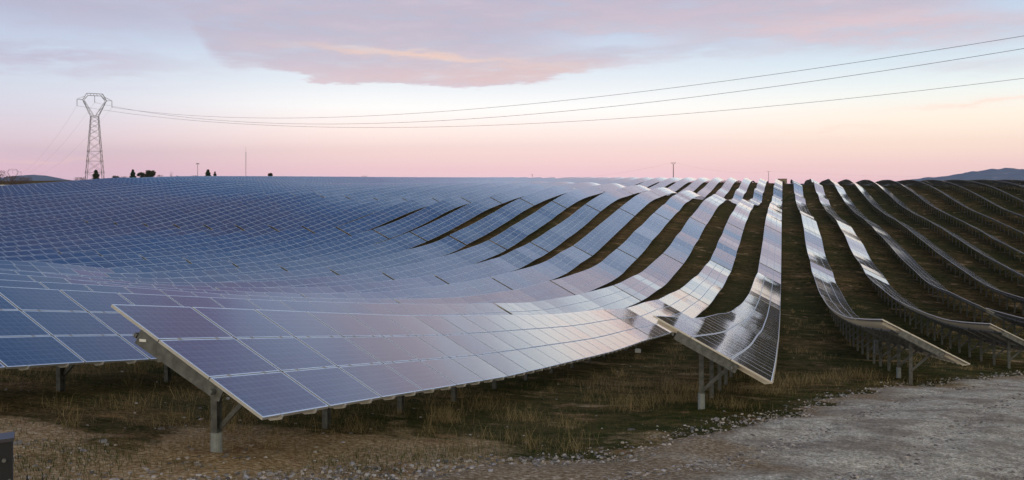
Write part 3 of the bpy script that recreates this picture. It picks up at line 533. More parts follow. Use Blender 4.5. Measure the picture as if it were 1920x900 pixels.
def module_mats(t):
    ca = cav(t); k = 0
    for si in range(len(t.seg)-1):
        e1, c_, n_, ln, sh = basis(t, si, ca); cnt = t.seg[si+1]-t.seg[si]; st = ln/cnt
        o = Vector((t.x, t.ny[si]+sh, t.nz[si]))
        for i in range(cnt):
            for j in range(3):
                yield e1, c_, n_, o+e1*((i+.5)*st)+c_*((j+.5)*SL), k+i, j
        k += cnt
FIELD = {'v': [], 'uv': [], 'f': [], 'mi': [], 'seed': 0}
def add_field(D, t, off):
    D['seed'] += 37
    for e1, c_, n_, p, i, j in module_mats(t):
        j1, j2 = random.gauss(0, .0007), random.gauss(0, .0011)
        e = (e1+n_*j1)*(MOD_L/2); c2 = (c_+n_*j2)*(MOD_W/2); p = p-off; b0 = len(D['v']); dn = n_*-.04
        D['v'] += [p-e-c2, p+e-c2, p+e+c2, p-e+c2, p-e-c2+dn, p+e-c2+dn, p+e+c2+dn, p-e+c2+dn]
        u0, v0 = (D['seed'] % 4000)+i, j+(D['seed'] % 11)*3
        D['f'] += [(b0,b0+1,b0+2,b0+3), (b0+7,b0+6,b0+5,b0+4), (b0,b0+4,b0+5,b0+1), (b0+1,b0+5,b0+6,b0+2), (b0+2,b0+6,b0+7,b0+3), (b0+3,b0+7,b0+4,b0)]
        D['mi'] += [0, 2, 1, 1, 1, 1]
        e_ = .001
        D['uv'] += [(u0+e_,v0+e_),(u0+1-e_,v0+e_),(u0+1-e_,v0+1-e_),(u0+e_,v0+1-e_)] + [(u0+.5, v0+.5)]*20
def field_mesh(D, name):
    me = np_mesh(name, np.array([tuple(v) for v in D['v']]), np.array(D['f']), [MAT['panel_far'], MAT['frame'], MAT['back']], mi=D['mi'])
    uv = me.uv_layers.new(name='UVMap'); uv.data.foreach_set('uv', np.array(D['uv'], np.float32).ravel()); return me
def posts_y(t):
    Ln = t.n*U; n_ = max(2, round((Ln-1.9)/3.15)+1); return [t.y0+1.2+i*(Ln-2.3)/(n_-1) for i in range(n_)]
REST = {'v': [], 'uv': [], 'f': [], 'mi': [], 'seed': 5}; RESTP = MB()
cntrow = {}
order = sorted(tables, key=lambda t: (t.m, t.y0))
table_obj = {}
NEARLIM, MIDLIM = 78., 115.
nind = 0
for t in order:
    if id(t) not in indiv:
        if t.y0 > -40:
            add_field(REST, t, Vector((0,0,0)))
            for y_ in posts_y(t):
                zl = zlow(t, y_); RESTP.box(t.x-XPOST-.055, t.x-XPOST+.055, y_-.06, y_+.06, zl-1.0, zl+XPOST*ST/CT-.1)
        continue
    nind += 1
    ym = t.y0+t.n*U/2; xm = t.x-1.3
    org = Vector((xm, ym, gz(xm, ym))); root = empty('solar_table', org)
    cntrow[t.m] = cntrow.get(t.m, 0)+1; k = cntrow[t.m]
    hue = 'dark' if t.m >= 2 else ('pale glossy' if t.m >= -2 else ('blue-grey' if t.m > -8 else 'blue'))
    lab = '%s solar table, %s from the front in %s' % (hue, ordw(k), rowname(t.m))
    if t.m == 0 and k == 1: lab = 'large violet-blue solar table in the foreground with a white-labelled beam at its near end'
    if t.m == 1 and k == 1: lab = 'solar table with black and white reflections whose twisted near end overlooks the gravel road'
    if t.m == 2 and k == 1: lab = 'short dark solar table seen edge-on, first right of the black and white reflecting one'
    tag(root, lab, 'solar table', 'solar tables standing in long parallel rows over the hills')
    table_obj[(t.m, k)] = (root, t)
    near = t.near
    t.detail = near < NEARLIM
    if t.detail:
        for e1, c_, n_, p, i, j in module_mats(t):
            a = random.gauss(0, .0010); b_ = random.gauss(0, .0015)
            e = (e1+n_*a).normalized(); c2 = (c_+n_*b_); c2 = (c2-e*c2.dot(e)).normalized(); nn_ = e.cross(c2)
            o = bpy.data.objects.new('solar_module', MODULE); col.objects.link(o); o.parent = root
            Mx = Matrix((e, c2, nn_)).transposed(); o.location = p-org; o.rotation_euler = Mx.to_euler()
    else:
        D = {'v': [], 'uv': [], 'f': [], 'mi': [], 'seed': nind*37}; add_field(D, t, org); link('panel_field', field_mesh(D, 'panel_field'), root)
    ps = posts_y(t); first = True
    if near < MIDLIM or t.m >= 0:
        y_ = t.y0+.16-cav(t)*0; link('end_beam', ENDBEAM, root, Vector((t.x, y_+.0, zlow(t, y_)))-org)
    for y_ in ps:
        zl = zlow(t, y_); lc = Vector((t.x, y_, zl))-org
        po = link('post', POST, root, lc+Vector((-XPOST, 0, 0)))
        if near < MIDLIM or t.m >= 1: link('crossbeam', BEAM, root, lc)
        if near < MIDLIM: link('brace', BRACE, root, lc)
        if first and t.m in (0, 1) and k == 1 or (t.m == 2 and y_ == ps[1] and k == 1):
            mb = MB(); mb.tube([(0,0,-1.0),(0,0,-.48)], .085, 14); mb.obj('foot_sleeve', MAT['sleeve'], po, smooth=False)
            mb = MB(); mb.tube([(-.03,-.0,-.5),(-.03,-.0,.3)], .016, 8); mb.obj('conduit', MAT['rust'], po)
        first = False
    if near < MIDLIM or t.m >= 1:
        for fr in (.30, .80):
            mb = MB()
            for si in range(len(t.seg)-1):
                e1, c_, n_, ln, sh = basis(t, si, cav(t)); o = Vector((t.x, t.ny[si]+sh, t.nz[si]))-org+c_*(fr*3*SL)-n_*.165
                mb.bar(o+e1*.04, o+e1*(ln-.02), .05, .06, up=n_)
            mb.obj('purlin', MAT['galv'], root)
    if (t.m, k) in ((0, 1), (-1, 1), (-1, 2), (1, 1)):
        kk = 0
        for e1, c_, n_, p, i, j in module_mats(t):
            if j == 2: continue
            for f_ in (-.41, .41):
                o = bpy.data.objects.new('clamp', CLAMP); col.objects.link(o); o.parent = root
                o.location = p+c_*(SL/2)+e1*f_-org; o.rotation_euler = Matrix((e1, c_, n_)).transposed().to_euler()
    if near < 48 and t.m in (-2, -1, 0, 1, 2, 3):
        ca = cav(t)
        for si in range(len(t.seg)-1):
            e1, c_, n_, ln, sh = basis(t, si, ca); cnt = t.seg[si+1]-t.seg[si]; st = ln/cnt
            Mx = Matrix((e1, c_, n_)).transposed().to_euler()
            for i in range(cnt):
                for f_ in (.25, .75):
                    o = bpy.data.objects.new('rafter', RAFTER); col.objects.link(o); o.parent = root
                    o.location = Vector((t.x, t.ny[si]+sh, t.nz[si]))+e1*((i+f_)*st)-org; o.rotation_euler = Mx
rt_ = link('solar_array', field_mesh(REST, 'solar_array')); tag(rt_, 'mass of small far-off solar tables on and beyond the crest', 'solar tables', kind='stuff')
RESTP.obj('post_field', MAT['galv'], rt_)
print('individual', nind)
# end plate with its white label on the front beam
root, t = table_obj[(0, 1)]
y_ = posts_y(t)[0]; zl = zlow(t, y_); lc = Vector((t.x, y_, zl))-root.location
y_ = t.y0+.16; lc = Vector((t.x, y_, zlow(t, y_)))-root.location; p_ = slope_pt(.745, .15); mb = MB(); mb.box(-.055, .055, -.012, -.006, -.018, .018); mb.obj('label_plate', MAT['white'], root, lc+p_)
# a combiner box on a post of the dark row
root, t = table_obj[(2, 1)]
y_ = posts_y(t)[-1]; zl = zlow(t, y_); lc = Vector((t.x-XPOST, y_, zl))-root.location
mb = MB(); mb.box(-.26, -.08, -.2, .2, -.25, .35); bx_ = mb.obj('combiner_box', MAT['galv'], root, lc)
HC = ((.09,.10,.13), (.14,.14,.15), (.50,.38,.33))
# ================================================================ pylons, poles, wires
def local_z(x_, y_): return gm_z(x_, y_)
def pylon(px, dep, ztop, H, lab, yawpx, sc=1., parts=True):
    x_, y_ = cam_xy(px, dep); zb = ztop-H; root = empty('pylon', (x_, y_, zb)); tag(root, lab, 'pylon')
    root.rotation_euler = (0, 0, TH+yawpx)
    t_ = .115*sc; Hc = H*.745; hw0, hw1 = 2.95*sc, 1.2*sc     # waist height, half widths at base and waist
    def hw(z_): return hw0+(hw1-hw0)*(z_/Hc)
    for sx, sy in ((-1,-1),(1,-1),(1,1),(-1,1)):
        mb = MB(); mb.bar((sx*hw0, sy*hw0, -3), (sx*hw1, sy*hw1, Hc), t_*1.25); mb.obj('leg', MAT['pylon'], root)
    mb = MB(); lv = [0, 3.0, 6.4, 9.4, 12.2, 14.4, 16.2, 17.8, 19.2, 20.0]; lv = [v*Hc/20.0 for v in lv]
    for a, b_ in zip(lv[:-1], lv[1:]):
        ha, hb = hw(a), hw(b_)
        cs = [((-1,-1),(1,-1)), ((1,-1),(1,1)), ((1,1),(-1,1)), ((-1,1),(-1,-1))]
        for p, q in cs:
            mb.bar((p[0]*ha,p[1]*ha,a), (q[0]*hb,q[1]*hb,b_), t_*.6); mb.bar((q[0]*ha,q[1]*ha,a), (p[0]*hb,p[1]*hb,b_), t_*.6)
            if b_ in (lv[1], lv[3], lv[-1]) or a == lv[1]: mb.bar((p[0]*hb,p[1]*hb,b_), (q[0]*hb,q[1]*hb,b_), t_*.6)
    mb.obj('lattice', MAT['pylon'], root)
    # the cat-head window: two raking arms, upper bridge
    xa = 3.75*sc; za = H*.925; zt = H; xt = 2.5*sc
    for s in (-1, 1):
        mb = MB()
        for sy in (-1, 1):
            b0 = (s*hw1, sy*hw1, Hc); b1 = (s*.15*sc, sy*hw1*.6, Hc)
            top = (s*xa, sy*.35*sc, za); mb.bar(b0, top, t_); mb.bar(b1, (s*(xa-.5*sc), sy*.35*sc, za-.25*sc), t_*.7)
            for k in range(5):
                f0, f1_ = k/5, (k+1)/5; P_ = Vector(b0).lerp(Vector(top), f0 if k % 2 else f1_); Q_ = Vector(b1).lerp(Vector(top), f1_ if k % 2 else f0); mb.bar(P_, Q_, t_*.5)
        mb.obj('raking_arm', MAT['pylon'], root)
        mb = MB()
        for sy in (-1, 1):
            mb.bar((s*xa, sy*.35*sc, za), (s*5.5*sc, 0, za+.1*sc), t_); mb.bar((s*(xa-.9*sc), sy*.35*sc, za+(zt-za)*.6), (s*5.5*sc, 0, za+.1*sc), t_*.7)
        mb.obj('arm_tip', MAT['pylon'], root)
    mb = MB()
    for sy in (-1, 1):
        o_ = [(-xa, za), (-xt, zt), (xt, zt), (xa, za)]; i_ = [(-xa+.5*sc, za), (-xt+.4*sc, zt-.75*sc), (xt-.4*sc, zt-.75*sc), (xa-.5*sc, za)]
        for P_ in (o_, i_):
            for p, q in zip(P_[:-1], P_[1:]): mb.bar((p[0], sy*.35*sc, p[1]), (q[0], sy*.35*sc, q[1]), t_*.9)
        for k in range(6):
            xx = -xt+k*2*xt/5; mb.bar((xx, sy*.35*sc, zt), (max(-xt+.4*sc, min(xt-.4*sc, xx+.4*sc)), sy*.35*sc, zt-.75*sc), t_*.5)
        for p, q in ((o_[0], i_[1]), (o_[1], i_[1]), (o_[2], i_[2]), (o_[3], i_[2])): mb.bar((p[0], sy*.35*sc, p[1]), (q[0], sy*.35*sc, q[1]), t_*.5)
    mb.bar((-xt, -.35*sc, zt), (-xt, .35*sc, zt), t_*.6); mb.bar((xt, -.35*sc, zt), (xt, .35*sc, zt), t_*.6)
    mb.obj('bridge', MAT['pylon'], root)
    ends = []
    for xx, zz in ((-5.5*sc, za+.1*sc), (0, zt-.8*sc), (5.5*sc, za+.1*sc)):
        ln = 2.3*sc; mb = MB(); n_ = 12; pts = [(xx, 0, zz-ln*i/(n_*2)) for i in range(n_*2+1)]
        mb.tube(pts, [(.13 if i % 2 else .05)*sc*(1 if sc > 1.5 else 1) for i in range(n_*2+1)], 6); mb.obj('insulator', MAT['glassins'], root)
        v = Matrix.Rotation(TH+yawpx, 3, 'Z') @ Vector((xx, 0, zz-ln)); ends.append(Vector((x_, y_, zb))+v)
    return root, ends
TL = .60; D1 = 290.; x_, y_ = cam_xy(177.5, D1)
r1_, e1_ = pylon(177.5, D1, up_z(175.5, D1), 31.0, 'tall lattice pylon rising behind the panels at left', TL)
D2 = 640.; r2_, e2_ = pylon(24, D2, up_z(317, D2), 31.0, 'small distant pylon top above the blue hill at far left', TL)
def wire(a, b_, sag, rad, lab, grp, seg=60):
    a, b_ = Vector(a), Vector(b_); mb = MB(); pts = []
    for i in range(seg+1):
        s_ = i/seg; p = a.lerp(b_, s_); p.z -= 4*sag*s_*(1-s_); pts.append(p)
    mb.tube(pts, rad, 5); tag(mb.obj('power_cable', MAT['cable'], smooth=True), lab, 'cable', grp)
for (px, d, sag, z2, i, lab) in ((2500, 92, 8.5, 22, 2, 'highest power cable crossing the sky to the right edge'), (2800, 84, 11.5, 22, 1, 'middle one of three power cables crossing the sky to the right edge'), (2800, 108, 11.0, 22, 0, 'lowest power cable crossing the sky to the right edge')):
    xx, yy = cam_xy(px, d); wire(e1_[i], (xx, yy, z2), sag, .034, lab, 'power cables hung from the tall pylon')
for i, lab in ((0, 'outermost left power cable sloping down from the tall pylon to the distant one'), (1, 'middle power cable sloping down left of the tall pylon'), (2, 'power cable sloping down past the left leg of the tall pylon')):
    wire(e1_[i], e2_[i], 9, .018, lab, 'power cables hung from the tall pylon')
def pole(px, dep, ytop, lab, kind):
    xx, yy = cam_xy(px, dep); zb = local_z(xx, yy); zt = up_z(ytop, dep); H = zt-zb
    nm = {'y': 'utility_pole', 't': 'utility_pole', 'mast': 'antenna_mast', 'lamp': 'lamp_mast'}[kind]
    root = empty(nm, (xx, yy, zb)); root.rotation_euler = (0, 0, TH)
    tag(root, lab, {'y': 'pole', 't': 'pole', 'mast': 'mast', 'lamp': 'mast'}[kind]); top = Vector((xx, yy, zt))
    k = {'y': 1., 't': .62}.get(kind, 1.)*min(dep, 600)/430.
    if kind in 'yt':
        mb = MB(); mb.tube([(0,0,-1),(0,0,H-.9*k)], [.26*k, .17*k], 8); mb.obj('shaft', MAT['wood'], root)
        mb = MB()
        for s in (-1, 1): mb.bar((0,0,H-1.2*k), (s*1.0*k,0,H-.25*k), .14*k)
        mb.bar((-1.3*k,0,H-.3*k), (1.3*k,0,H-.3*k), .12*k); mb.obj('crossarm', MAT['wood'], root)
        for s in (-1.15, 0, 1.15):
            mb = MB(); mb.tube([(s*k,0,H-.3*k),(s*k,0,H+.05*k)], .09*k, 6); mb.obj('insulator', MAT['glassins'], root)
    elif kind == 'mast':
        mb = MB(); r_ = .22
        for q in range(3):
            a = q*2.094; mb.bar((r_*math.cos(a), r_*math.sin(a), -1), (r_*math.cos(a), r_*math.sin(a), H*.86), .05)
        for i in range(40):
            a, b_ = (i % 3)*2.094, ((i+1) % 3)*2.094; z0, z1 = i*H*.86/40, (i+1)*H*.86/40; mb.bar((r_*math.cos(a), r_*math.sin(a), z0), (r_*math.cos(b_), r_*math.sin(b_), z1), .03)
        mb.obj('lattice', MAT['pylon'], root)
        mb = MB(); mb.tube([(0,0,H*.84),(0,0,H)], .04, 5); mb.bar((-.5,0,H*.86),(.5,0,H*.86), .06); mb.obj('antenna', MAT['pylon'], root)
    else:
        mb = MB(); mb.tube([(0,0,-1),(0,0,H-.3)], [.14, .09], 6); mb.obj('shaft', MAT['pylon'], root)
        mb = MB(); mb.box(-.8,.8,-.25,.25,H-.35,H-.1); mb.box(-.5,.5,-.2,.2,H-.1,H+.15); mb.obj('floodlight_head', MAT['pylon'], root)
    return top
tA = pole(1262.5, 430, 304.5, 'dark utility pole with a forked top above the white crests', 'y')
tB = pole(1441, 720, 321, 'faint thin utility pole behind the far crest near the centre row', 't')
tC = pole(998, 760, 326.5, 'tiny utility pole top barely above the blue crest in the middle', 't')
tD = pole(683, 620, 329.5, 'tiny forked pole top barely above the blue crest left of middle', 'y')
pole(461, 420, 275, 'slender antenna mast standing on the left horizon', 'mast')
pole(370.5, 400, 306.5, 'short lamp mast with a square head on the left horizon', 'lamp')
wire(tA, tB, 3.2, .018, 'thin wire from the forked utility pole to the faint pole on its right', 'thin wires along the horizon')
wire(tC, tA, 5.0, .018, 'thin wire rising from the tiny middle pole to the forked utility pole', 'thin wires along the horizon')
xx, yy = cam_xy(2050, 900); wire(tB, (xx, yy, up_z(318, 900)), 6., .02, 'thin wire running right from the faint pole along the horizon', 'thin wires along the horizon')
# ================================================================ hills
def hill(name, prof, dep, thick, c1, c2, c3, rot=0):
    n = len(prof); V = []; Fc = []; steps = 10
    xs_ = np.arange(prof[0][0], prof[-1][0]+.01, 3.0); ys_ = np.interp(xs_, [p[0] for p in prof], [p[1] for p in prof])
    ys_ = ys_+.5*vnoise(xs_*.13, xs_*0+3, 3)+.35*vnoise(xs_*.4, xs_*0+7, 4)
    for i, (px, py) in enumerate(zip(xs_, ys_)):
        for k in range(-steps, steps+1):
            d = dep+thick*k/steps; f_ = (1-(abs(k)/steps)**1.3); h = (up_z(py, dep)+36)*f_
            h *= 1+.22*(float(vnoise(np.array(px*.11+k*.4), np.array(k*.9), 9)))*(1 if abs(k) > 0 else 0)
            xx, yy = cam_xy(px, dep); o = d-dep; V.append((xx-SN*o, yy+CS*o, -36+h))
    w_ = 2*steps+1
    for i in range(len(xs_)-1):
        for k in range(w_-1): a = i*w_+k; Fc.append((a, a+w_, a+w_+1, a+1))
    m, nt_, b = mat(name+'_slope'); g_ = N(nt_, 'ShaderNodeNewGeometry').outputs['Position']
    f1_ = NOISE(nt_, g_, .0045, 6, .7); f2_ = NOISE(nt_, g_, .012, 5, .65)
    cc = MIX(nt_, RAMP(nt_, f1_, [(.35, 0.), (.65, 1.)]), (*c1, 1), (*c2, 1)); cc = MIX(nt_, RAMP(nt_, f2_, [(.60, 0.), (.68, .8)]), cc, (*c3, 1))
    nt_.links.new(cc, b.inputs['Base Color']); b.inputs['Roughness'].default_value = 1; b.inputs['Specular IOR Level'].default_value = 0
    tag(link(name, np_mesh(name, np.array(V), np.array(Fc), m, smooth=True)), kind='structure')
hill('mountain', [(1690,341),(1728,335.5),(1740,333),(1770,331.5),(1800,325.5),(1830,322),(1860,318.5),(1885,316),(1898,315),(1912,317.5),(1935,326),(1990,322),(2100,335),(2160,342)], 8000, 900, HC[0], HC[1], HC[2])
hill('hill', [(-160,330),(-90,326),(-40,334),(0,334.5),(20,333),(35,330.5),(50,328.8),(64,327.3),(74,329),(88,333),(104,335.5),(124,339),(150,342)], 7000, 800, HC[0], HC[1], HC[1])
# ================================================================ trees on the skyline
def tree(px, dep, ytop, wpx, kind, lab, name, grp='trees along the left skyline'):
    xx, yy = cam_xy(px, dep); zb = local_z(xx, yy)-.1; H = up_z(ytop, dep)-zb; wd = 1.25*wpx/1555*dep
    root = empty(name, (xx, yy, zb)); tag(root, lab, 'bush' if 'bush' in name or 'hedge' in name else 'tree', grp)
    rr = random.Random(int(px*7+ytop)); mb = MB(); tr = max(.08, H*.02)
    mb.tube([(0,0,-.3),(tr*.5,0,H*.35),(0,0,H*.75)], [tr*1.3, tr, tr*.4], 6)
    for _ in range(7):
        a = rr.uniform(0, 6.28); z0 = rr.uniform(.25, .6)*H; mb.tube([(0,0,z0),(math.cos(a)*wd*.3, math.sin(a)*wd*.3, z0+H*.15)], [tr*.5, tr*.15], 4)
    mb.obj('trunk', MAT['bark'], root)
    n_ = {'con': 2600, 'broad': 2600, 'bare': 900}[kind]; V = []; Fc = []
    hb = H*{'con': .12, 'broad': .2, 'bare': .1}[kind]
    cl = []
    if kind == 'broad':
        for _ in range(13): a = rr.uniform(0, 6.28); r_ = rr.uniform(.1, .36)*wd; cl.append((math.cos(a)*r_, math.sin(a)*r_, rr.uniform(.45, .86)*H, rr.uniform(.10, .2)*wd))
    for _ in range(n_):
        if kind == 'con':
            t_ = rr.random()**1.25; zc = hb+(H-hb)*t_; lay = .72+.28*math.sin(t_*21+rr.uniform(-.6, .6)); r_ = wd*.5*(1-t_)**.7*lay*math.sqrt(rr.uniform(.08, 1)); a = rr.uniform(0, 6.28); c_ = (r_*math.cos(a), r_*math.sin(a), zc-.12*r_); s_ = wd*.075
        elif kind == 'broad':
            q = rr.choice(cl); v = Vector((rr.gauss(0,1), rr.gauss(0,1), rr.gauss(0,.8))).normalized()*q[3]*rr.uniform(.4, 1.25); c_ = (q[0]+v.x, q[1]+v.y, min(H, q[2]+v.z)); s_ = wd*.055
        else:
            a = rr.uniform(0, 6.28); zc = hb+(H-hb)*rr.random(); r_ = wd*.5*math.sqrt(rr.random())*(1-.5*abs(zc/H-.5)); c_ = (r_*math.cos(a), r_*math.sin(a), zc); s_ = wd*.03
        b0 = len(V)
        for _k in range(3): V.append((c_[0]+rr.uniform(-s_, s_)*1.3, c_[1]+rr.uniform(-s_, s_)*1.3, c_[2]+rr.uniform(-s_, s_)))
        Fc.append((b0, b0+1, b0+2))
    link('crown', np_mesh('crown', np.array(V), np.array(Fc), MAT[{'con': 'conifer', 'broad': 'bushy', 'bare': 'bare'}[kind]]), root)
for a in ((180,279,319.5,19,'con','dark conifer standing at the foot of the tall pylon','conifer_tree'),
          (249,320,318.5,14,'con','single pointed conifer left of the big round tree pair','conifer_tree'),
          (266,325,321.5,13,'broad','small dark tree touching the left side of the round tree','broadleaf_tree'),
          (281,330,320,22,'broad','wide round dark tree in the skyline clump left of the lamp mast','broadleaf_tree'),
          (321,345,322,6,'bare','thin sparse sapling alone on the skyline','young_tree'),
          (390,340,318.5,15,'con','dark pointed conifer just right of the lamp mast','conifer_tree'),
          (403,345,322,9,'con','shorter conifer on the right flank of the pointed one','conifer_tree'),
          (507,350,323.5,10,'broad','lone small dark tree right of the antenna mast','broadleaf_tree'),
          (1,300,320,20,'bare','bare brown tree cut by the left edge above the brown strip','bare_tree')):
    tree(*a[:5], a[5], a[6])
for a in ((217,300,329,12,'broad','small round bush on the skyline just right of the tall pylon','bush'),
          (334,340,329.3,8,'broad','low dark bush right of the sparse sapling','bush'),
          (364,340,328.8,8,'broad','low dark bush just left of the lamp mast','bush'),
          (24,300,330,26,'bare','bare brown bush under the distant pylon','bush'),
          (48,302,332,20,'bare','bare brown bush between the left edge and the hill','bush'),
          (150,292,332.5,20,'bare','reddish bare bush just left of the tall pylon legs','bush'),
          (232,310,331,14,'bare','pale bare bush between the round bush and the first conifer','bush'),
          (300,330,328,12,'bare','pale bare bush right of the round tree','bush')):
    tree(*a[:5], a[5], a[6], 'bushes along the left skyline')
# ================================================================ small buildings
def cabin(px, dep, ytop, wpx, hgt, lab, wall, roof, name, deep=3.):
    xx, yy = cam_xy(px, dep); zt = up_z(ytop, dep); wd = wpx/1555*dep; zb = local_z(xx, yy)-.2; root = empty(name, (xx, yy, zb)); root.rotation_euler = (0,0,TH); H = zt-zb
    tag(root, lab, 'hut'); mb = MB(); mb.box(-wd/2, wd/2, 0, deep, 0, H-.22); mb.obj('wall', wall, root)
    mb = MB(); mb.box(-wd/2-.15, wd/2+.15, -.15, deep+.15, H-.215, H); mb.obj('roof', roof, root)
    mb = MB(); mb.box(-.5, .5, -.05, -.003, 0.2, min(2.2, H*.8)); mb.obj('door', MAT['darkroof'], root)
cabin(1469, 385, 335.0, 13, 3, 'tan transformer hut on the far crest behind the centre row', MAT['cabin'], MAT['darkroof'], 'transformer_hut')
cabin(1, 262, 346.6, 13, 3, 'white-roofed hut at the left edge beside the panels', MAT['darkroof'], MAT['white'], 'site_hut')
# ================================================================ foreground cabinet, railing, marker
xx, yy = cam_xy(-42, 4.6); zt = up_z(829, 4.6); root = empty('electrical_cabinet', (xx, yy, gm_z(xx, yy))); root.rotation_euler = (0, 0, TH+.50)
hh = zt-root.location.z; tag(root, 'black steel electrical cabinet cut off by the lower left corner', 'cabinet')
mb = MB(); mb.box(-.3, .165, 0, .12, -.1, hh-.02); mb.obj('body', MAT['blackbox'], root)
mb = MB(); mb.box(-.32, .172, -.008, .13, hh-.019, hh); mb.obj('lid', MAT['boxtop'], root)
for bz in (.12, .24):
    mb = MB(); mb.tube([(.125 if bz < .2 else .15, -.012, hh-bz), (.125 if bz < .2 else .15, .0, hh-bz)], .011, 8); mb.obj('bolt', MAT['galv'], root)
xx, yy = cam_xy(95, 4.75); root = empty('iron_railing', (xx, yy, gm_z(xx, yy))); root.rotation_euler = (0,0,TH); tag(root, 'low black iron railing with pointed pickets at the bottom left', 'railing')
zb = root.location.z
for px, py in ((51,890),(80,893),(109,896),(137,899)):
    mb = MB(); X_ = (px-95)/1555*4.75; zt = up_z(py, 4.75)-zb; mb.tube([(X_,0,-.1),(X_,0,zt-.04),(X_,0,zt)], [.008,.008,.002], 6); mb.obj('picket', MAT['blackbox'], root)
mb = MB(); mb.bar((-.2,0,up_z(905,4.75)-zb), (.2,0,up_z(915,4.75)-zb), .02); mb.obj('rail', MAT['blackbox'], root)
mx_, my_ = -7.0, 42.0; mb = MB(); mb.box(-.14,.14,-.07,.07,-.02,.14); mb.box(-.11,.11,-.05,.05,.14,.17)
o = mb.obj('marker_block', MAT['white'], None, (mx_, my_, gm_z(mx_, my_)+.05)); tag(o, 'small white block lying in the grass under the foreground row', 'block')
# ================================================================ grass, straw, stones
def blades(name, pts, hmin, hmax, wid, lean, mt, lab, cat, seed, tint):
    r = np.random.default_rng(seed); n = len(pts); Z = ground_mesh_z(pts[:,0], pts[:,1])-.01
    h = r.uniform(hmin, hmax, n)*pts[:,2]; a = r.uniform(0, 2*np.pi, n); w_ = wid*r.uniform(.6, 1.4, n)*np.maximum(1, np.hypot(pts[:,0], pts[:,1])/16)
    la = r.uniform(0, 2*np.pi, n); l_ = r.uniform(.1, 1, n)*lean*h
    bx, by = pts[:,0], pts[:,1]; wx, wy = np.cos(a)*w_/2, np.sin(a)*w_/2; lx, ly = np.cos(la)*l_, np.sin(la)*l_
    V = np.empty((n, 5, 3)); 
    V[:,0] = np.c_[bx-wx, by-wy, Z]; V[:,1] = np.c_[bx+wx, by+wy, Z]
    V[:,2] = np.c_[bx+wx*.7+lx*.3, by+wy*.7+ly*.3, Z+h*.58]; V[:,3] = np.c_[bx-wx*.7+lx*.3, by-wy*.7+ly*.3, Z+h*.58]
    V[:,4] = np.c_[bx+lx, by+ly, Z+h*np.maximum(.45, 1-(l_/np.maximum(h,1e-3))**2*.35)]
    b0 = np.arange(n)*5; F3 = np.r_[np.c_[b0, b0+1, b0+2], np.c_[b0, b0+2, b0+3], np.c_[b0+3, b0+2, b0+4]]
    cl = np.repeat(tint[0]+(tint[1]-tint[0])*r.random((n,1)), 5, axis=0)
    tag(link(name, np_mesh(name, V.reshape(-1,3), F3, mt, cols=cl)), lab, cat, kind='stuff')
tm, tnt, tb = mat('grass_blade'); va = N(tnt, 'ShaderNodeVertexColor'); va.layer_name = 'tint'; tnt.links.new(va.outputs[0], tb.inputs['Base Color']); tb.inputs['Roughness'].default_value = 1; tb.inputs['Specular IOR Level'].default_value = .05
sm_, snt, sb = mat('limestone_pebble'); va = N(snt, 'ShaderNodeVertexColor'); va.layer_name = 'tint'; gg = N(snt, 'ShaderNodeNewGeometry').outputs['Position']
snt.links.new(MIX(snt, .35, va.outputs[0], MIX(snt, NOISE(snt, gg, 40, 4), (.1,.1,.1,1), (.6,.58,.55,1)), 'MULTIPLY') if False else va.outputs[0], sb.inputs['Base Color']); sb.inputs['Roughness'].default_value = 1; sb.inputs['Specular IOR Level'].default_value = .1
def scatter(n, dmin, dmax, r):
    """points in the camera's field, denser near"""
    u_ = r.random(n); d = dmin*(dmax/dmin)**u_; px = r.uniform(-80, 2000, n); q = (px-960)/1555*d
    return q*CS-d*SN, q*SN+d*CS, d
r = np.random.default_rng(3)
# low green grass
X, Y, d = scatter(230000, 9, 75, r); s_ = road_s(X, Y); q = Y-(14.6+.55*X)
den = np.clip((vnoise(X*.55, Y*.55, 21)+.5)*1.6-.35+.5*vnoise(X*2.2, Y*2.2, 22), 0, 1)*np.clip(-s_*1.2-.1, 0, 1)+.35*((s_ > ROADW+.4) & (vnoise(X*.7, Y*.7, 23) > .1))+.8*((s_ > -.6) & (s_ < 1.1) & (vnoise(X*1.3, Y*1.3, 24) > .16))
bare_ = np.clip(-q*.13+3.2*.5*vnoise(X*.5, Y*.5, 31)+.2, 0, .93); den = den*(1-bare_)
k = r.random(len(X)) < den*.95; pts = np.c_[X[k], Y[k], np.ones(k.sum())]
blades('green_grass', pts, .03, .12, .006, .8, tm, 'short dark green grass covering the soil between the table rows', 'grass', 5, (np.array([.016,.034,.008]), np.array([.075,.092,.028])))
